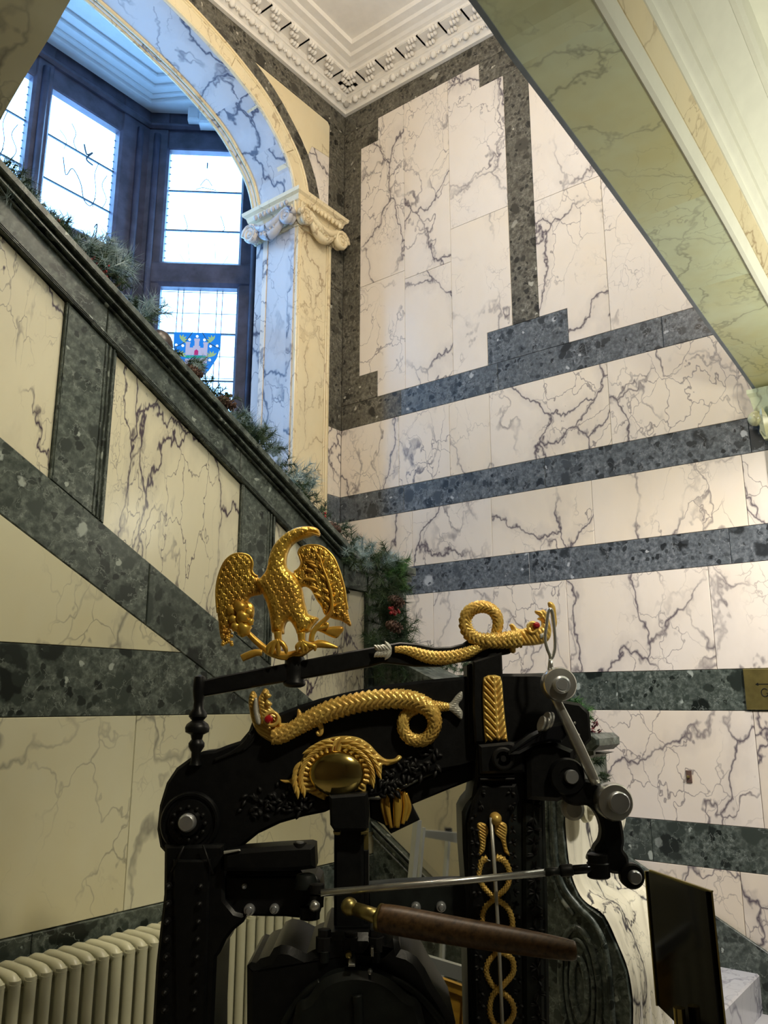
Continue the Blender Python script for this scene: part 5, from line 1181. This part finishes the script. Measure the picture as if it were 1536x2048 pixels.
P = [qd(u, v, 2.45) for u, v in ((848, 1660), (935, 1668), (935, 1690), (848, 1674))]
def quadbox(name, P, th, mat, par):
    P = [Vector(p) for p in P]; n_ = (P[1]-P[0]).cross(P[2]-P[0]).normalized()*th
    return mk(name, P+[p+n_ for p in P], [(0, 1, 2, 3), (7, 6, 5, 4), (0, 4, 5, 1), (1, 5, 6, 2), (2, 6, 7, 3), (3, 7, 4, 0)], mat, par, local=True)
quadbox('header_rail', P, .01, 'alu', case)
quadbox('acrylic_pane', [qd(u, v, 2.36) for u, v in ((838, 1600), (940, 1600), (940, 2010), (806, 1960))], .004, 'glass', case)
quadbox('shelf_edge', [qd(u, v, 2.35) for u, v in ((822, 1903), (940, 1938), (940, 1968), (838, 1935))], .02, 'alu', case)
Geo().box((-.30, -.02, 0), (.12, .28, .55)).mk('case_base', 'blackgloss', case, local=True)
pf = PD(905, 2010, 2.38)
fr = empty('wooden_frame', (pf.x, pf.y, pf.z-.08), YAW-pi/2, 'golden brown wooden frame standing inside the display case', 'frame')
rf = Vector((pf.x, pf.y, pf.z-.08))
def qf(u, v, D): p = PD(u, v, D)-rf; return Vector((p.dot(RT), p.dot(FH), p.z))
quadbox('frame_side', [qf(u, v, 2.37) for u, v in ((928, 1975), (937, 1977), (939, 2080), (922, 2080))], .02, 'wood_gold', fr)
quadbox('frame_top', [qf(u, v, 2.37) for u, v in ((862, 1950), (937, 1977), (934, 1996), (872, 1972))], .02, 'wood_gold', fr)
quadbox('frame_panel', [qf(u, v, 2.385) for u, v in ((868, 1960), (934, 1985), (930, 2080), (880, 2080))], .01, 'wood_gold', fr)
# ================================================================== BLACK PLAQUE ON STAND (bottom right)
A_ = Vector((1.959, .733, 1.175)); B_ = Vector((1.829, .564, 1.175)); dz = Vector((.004, -.004, -.277))
sg = empty('plaque_stand', (1.89, .65, 0), 0, 'glossy black plaque with brass edge standing at lower right', 'sign')
nrm = (B_-A_).cross(Vector((0, 0, 1))).normalized()
def pq(name, P, th, mat, par):
    P = [Vector(p) for p in P]; n_ = nrm*th
    return mk(name, P+[p+n_ for p in P], [(0, 1, 2, 3), (7, 6, 5, 4), (0, 4, 5, 1), (1, 5, 6, 2), (2, 6, 7, 3), (3, 7, 4, 0)], mat, par)
dirn = (B_-A_).normalized()
pq('black_panel', [A_, B_, B_+dz*1.16, A_+dz], .012, 'blackgloss', sg)
pq('brass_edge', [B_+dirn*.001, B_+dirn*.007, B_+dirn*.007+dz*1.16, B_+dirn*.001+dz*1.16], .004, 'brass', sg)
pq('brass_edge', [A_+Vector((0, 0, .003)), B_+Vector((0, 0, .003))+dirn*.009, B_+dirn*.009, A_], .006, 'brass_dull', sg)
pq('brass_edge', [A_-dirn*.004, A_, A_+dz, A_+dz-dirn*.004], .016, 'brass_dull', sg)
c_ = (A_+B_)/2+dz+nrm*.03
V, Fc = lathe([(.09, 0), (.09, .012), (.02, .03), (.012, .05), (.012, .93)], (c_.x, c_.y, 0), (0, 0, 1), 20); mk('stand_post', V, Fc, 'brass', sg, smooth=True)
# ================================================================== SMALL THINGS ON THE RIGHT WALL
ds = tag(empty('direction_sign', (XR, .85, 1.61)), 'small engraved brass direction sign with an arrow on the dark band at right edge', 'sign')
y1_, y0_ = PX(1490, 1378, XR).y, PX(1560, 1378, XR).y-.12
slab('sign_plate', rect(y0_, y1_, 1.515, 1.712), fR, 'brass_dull', ds, -.012, -.0005, ch=.002)
ya = PX(1512, 1370, XR).y; yt = PX(1526, 1386, XR).y
slab('arrow', [(ya, 1.637), (ya-.014, 1.645), (ya-.014, 1.639), (ya-.10, 1.639), (ya-.10, 1.635), (ya-.014, 1.635), (ya-.014, 1.629)], fR, 'black', ds, -.0135, -.012, ch=.0003, gap=0)
V, Fc = tube([(XR-.013, yt-.012-.016*math.cos(bb), 1.597+.019*math.sin(bb)) for bb in [.7+.3*k for k in range(17)]]+[(XR-.013, yt-.028, 1.594), (XR-.013, yt-.020, 1.594)], .0022, 6, sub=1, ref=(1, 0, 0)); mk('letter', V, Fc, 'black', ds, smooth='all')
hk = tag(empty('wall_hook', (XR, 1.404, 1.185)), 'small brown metal catch screwed to the marble right of the press', 'hook')
slab('hook_plate', rect(1.39, 1.418, 1.155, 1.215), fR, 'cone', hk, -.006, -.0003, ch=.002, gap=0); slab('hook_pin', rect(1.398, 1.41, 1.18, 1.19), fR, 'brass_dull', hk, -.02, -.006, ch=.002, gap=0)
# ================================================================== GARLANDS
def sprig(G, c, d, L, n, r, rng, w=.0016, ang=.7):
    c = Vector(c); d = Vector(d).normalized()
    a = d.orthogonal().normalized(); b = d.cross(a)
    for i in range(n):
        t = rng.random(); th = rng.uniform(0, 2*pi); o_ = a*math.cos(th)+b*math.sin(th)
        nd = (d*ang+o_*1.0+Vector((0, 0, -.15))).normalized(); p = c+d*(L*t); l = r*rng.uniform(.6, 1.15)
        s = nd.cross(Vector((rng.uniform(-1, 1), rng.uniform(-1, 1), rng.uniform(-1, 1)))).normalized()*w
        e = p+nd*l; u_ = nd.cross(s)
        G.add([p-s, p+s, p+u_, e], [(0, 1, 3), (1, 2, 3), (2, 0, 3)])
    G.add(*tube([c, c+d*L], .002, 4, sub=1))
def cone(name, c, d, L, R, par, mat='cone'):
    c = Vector(c); d = Vector(d).normalized(); a = d.orthogonal().normalized(); b = d.cross(a); G = Geo()
    G.add(*lathe([(R*.3, 0), (R*.7, L*.3), (R*.5, L*.7), (.001, L)], c, d, 8))
    for i in range(44):
        t = i/44; th = i*2.4; o_ = a*math.cos(th)+b*math.sin(th); rr = R*math.sin(pi*(.12+.83*t))*.62
        G.add(*leafgeo(c+d*(L*t)+o_*rr*.6, o_+d*.45, d, R*.62, R*.5, .4))
    return G.mk(name, mat, par, smooth=True)
def sphs(name, pts, r, mat, par, kind=None):
    G = Geo()
    for p in pts: G.add(*sphere(p, r, 7))
    return G.mk(name, mat, par, smooth='all', kind=kind)
rng = random.Random(21)
ga1 = empty('rail_garland', (1.6, 2.42, Tl(1.6)+.2), 0, 'fir, frosted twig and pine cone garland lying along the sloping stair rail', 'garland')
G, GF = Geo(), Geo()
def railpt(u, v, y=2.42): return PY(u, v, y)
# along the whole rail
stops = [(0, 352, 22, 'd'), (30, 392, 26, 'd'), (60, 420, 22, 'f'), (95, 448, 20, 'd'), (130, 478, 22, 'd'), (150, 500, 18, 'f'), (200, 545, 30, 'f'), (228, 575, 22, 'd'), (262, 622, 14, 'd'), (290, 640, 34, 'f'), (345, 712, 12, 'd'), (375, 735, 20, 'd'), (405, 778, 16, 'd'), (440, 815, 22, 'd'), (478, 845, 20, 'f'), (500, 875, 30, 'd'), (540, 915, 16, 'f'), (560, 945, 22, 'd'), (595, 975, 22, 'f'), (615, 1005, 20, 'd'), (640, 1035, 18, 'd'), (665, 1065, 20, 'd'), (690, 1095, 26, 'd'), (720, 1110, 28, 'f'), (745, 1125, 30, 'd'), (14, 372, 34, 'f'), (20, 378, 30, 'd'), (52, 408, 30, 'f'), (110, 455, 26, 'f'), (180, 520, 44, 'f'), (205, 548, 46, 'f'), (215, 530, 36, 'f'), (190, 515, 30, 'd'), (385, 742, 24, 'f'), (505, 880, 36, 'd'), (490, 860, 30, 'f'), (525, 895, 30, 'd'), (585, 960, 30, 'f'), (600, 985, 28, 'f'), (430, 800, 22, 'd')]
for u, v_, s_, k_ in stops:
    for i in range(10):
        p = railpt(u+rng.uniform(-18, 18), v_-2+rng.uniform(-12, 12), 2.36+rng.uniform(0, .12)); m_ = p.length/1629*1.15
        d = Vector((rng.uniform(-1, 1), rng.uniform(-.9, .5), rng.uniform(-.1, .9)))
        sprig(GF if (k_ == 'f' and i < 7) else G, p, d, s_*m_*.8, 46, s_*m_*.62, rng, .0011)
G.mk('fir_foliage', 'fir', ga1, kind='stuff'); GF.mk('frosted_foliage', 'frost', ga1, kind='stuff')
# bottle-brush seed head
G = Geo(); c0_ = railpt(272, 655)
for i in range(26):
    a = -.5+i*.11; tip = railpt(262+55*math.cos(a)*rng.uniform(.7, 1.1), 650-52*abs(math.sin(a+.3))*rng.uniform(.7, 1.1))
    G.add(*tube([c0_, (c0_+tip)/2+Vector((0, 0, .02)), tip], .0016, 4, sub=3))
G.mk('feathery_spray', 'frost', ga1, kind='stuff')
V, Fc = sphere(railpt(318, 690, 2.44), .055, 18, .9, 1.1); mk('round_bauble', V, Fc, 'brownball', ga1, smooth='all', label='dark brown round bauble')
for u, v_ in ((655, 1052), (440, 800), (372, 738)): cone('pine_cone', railpt(u-6, v_-4, 2.36), (.6, -.3, -.25), .075, .030, ga1)
bp_ = [railpt(u+rng.uniform(-18, 18), v_+rng.uniform(-14, 14), 2.38) for u, v_ in ((180, 520), (205, 540), (640, 1040), (100, 445)) for _ in range(9)]
sphs('berry_cluster', bp_, .006, 'berry', ga1, 'stuff')
bl = [railpt(u+rng.uniform(-14, 14), v_+rng.uniform(-18, 18), 2.40) for u, v_ in ((225, 560), (55, 415), (450, 805)) for _ in range(16)]
sphs('dried_seed_heads', bl, .008, 'stem', ga1, 'stuff')
ga2 = empty('newel_garland', (3.05, 2.2, 1.6), 0, 'thick fir garland with red berries hanging down the green end pier', 'garland')
G, GF, GG = Geo(), Geo(), Geo()
def pp(u, v, y=2.27): return PY(u, v, y)
for u, v_, s_, n_, k_ in ((705, 1112, 26, 8, 'f'), (735, 1118, 30, 9, 'f'), (765, 1120, 34, 9, 'f'), (790, 1135, 30, 12, 'g'), (775, 1160, 40, 14, 'd'), (800, 1160, 26, 12, 'g'), (780, 1190, 38, 12, 'd'), (770, 1220, 36, 12, 'd'), (790, 1240, 34, 12, 'd'), (775, 1265, 36, 12, 'd'), (750, 1280, 34, 10, 'd'), (800, 1275, 36, 12, 'd'), (770, 1300, 34, 10, 'd'), (810, 1305, 36, 10, 'd'), (745, 1190, 26, 8, 'd'), (845, 1315, 26, 9, 'd'), (880, 1330, 26, 9, 'd'), (915, 1335, 24, 9, 'd'), (940, 1320, 18, 6, 'f'), (820, 1345, 30, 8, 'd'), (770, 1345, 30, 8, 'd'), (870, 1350, 24, 8, 'd')):
    for i in range(n_):
        p = pp(u+rng.uniform(-20, 14), v_+rng.uniform(-18, 18), 2.24-rng.uniform(0, .08)); m_ = p.length/1629
        d = Vector((rng.uniform(-1, 1), rng.uniform(-1, .2), rng.uniform(-.9, .8)))
        g_ = {'f': GF if i % 2 else G, 'g': GG, 'd': G}[k_]
        sprig(g_, p, d, s_*m_*.8, 60, s_*m_*.62, rng, .0012)
G.mk('fir_foliage', 'fir', ga2, kind='stuff'); GF.mk('frosted_foliage', 'frost', ga2, kind='stuff'); GG.mk('fresh_green_foliage', 'fir_green', ga2, kind='stuff')
sphs('berry_cluster', [pp(788+rng.uniform(-10, 10), 1216+rng.uniform(-14, 12), 2.12) for _ in range(16)], .008, 'berry', ga2, 'stuff')
for u, v_ in ((776, 1196), (772, 1246)): cone('pine_cone', pp(u, v_, 2.14), (.3, -.6, -.3), .07, .03, ga2)
ga3 = empty('newel_posy', (3.05, 1.35, 1.44), 0, 'green sprigs and a dark red spray standing on the newel by the crank', 'garland')
G = Geo()
def pn(u, v, x=3.06): return PX(u, v, x)
for u, v_, s_ in ((1130, 1412, 26), (1148, 1420, 28), (1160, 1432, 26), (1140, 1450, 28), (1158, 1465, 26)):
    for i in range(9):
        p = pn(u+rng.uniform(-10, 10), v_+rng.uniform(-10, 16)); m_ = p.length/1629
        sprig(G, p, (rng.uniform(-.5, .5), rng.uniform(-1, .4), rng.uniform(-.2, 1)), s_*m_*.8, 46, s_*m_*.55, rng, .0012)
G.mk('fresh_green_foliage', 'fir_green', ga3, kind='stuff')
G = Geo()
for i in range(34):
    b = pn(1188+rng.uniform(-8, 8), 1500-i*1.6+rng.uniform(-3, 3), 3.05); d = Vector((rng.uniform(-1, 1), rng.uniform(-1, 1), rng.uniform(-.1, 1)))
    G.add(*leafgeo(b, d, (0, 0, 1), .030, .010, .3))
M['darkred'] = foliage('dark_red_foliage', (.05, .008, .012), (.12, .015, .02), (.20, .03, .03))
G.mk('dark_red_spray', M['darkred'], ga3, smooth=True, kind='stuff')
G = Geo()
for u, v_ in ((1185, 1520), (1195, 1550), (1190, 1580), (1205, 1590)):
    for i in range(5):
        p = pn(u+rng.uniform(-8, 8), v_+rng.uniform(-8, 8), 2.93); m_ = p.length/1629
        sprig(G, p, (rng.uniform(-.6, .6), -1, rng.uniform(-.8, .2)), 16*m_, 30, 12*m_, rng, .001)
G.mk('moss_sprigs', 'fir', ga3, kind='stuff')
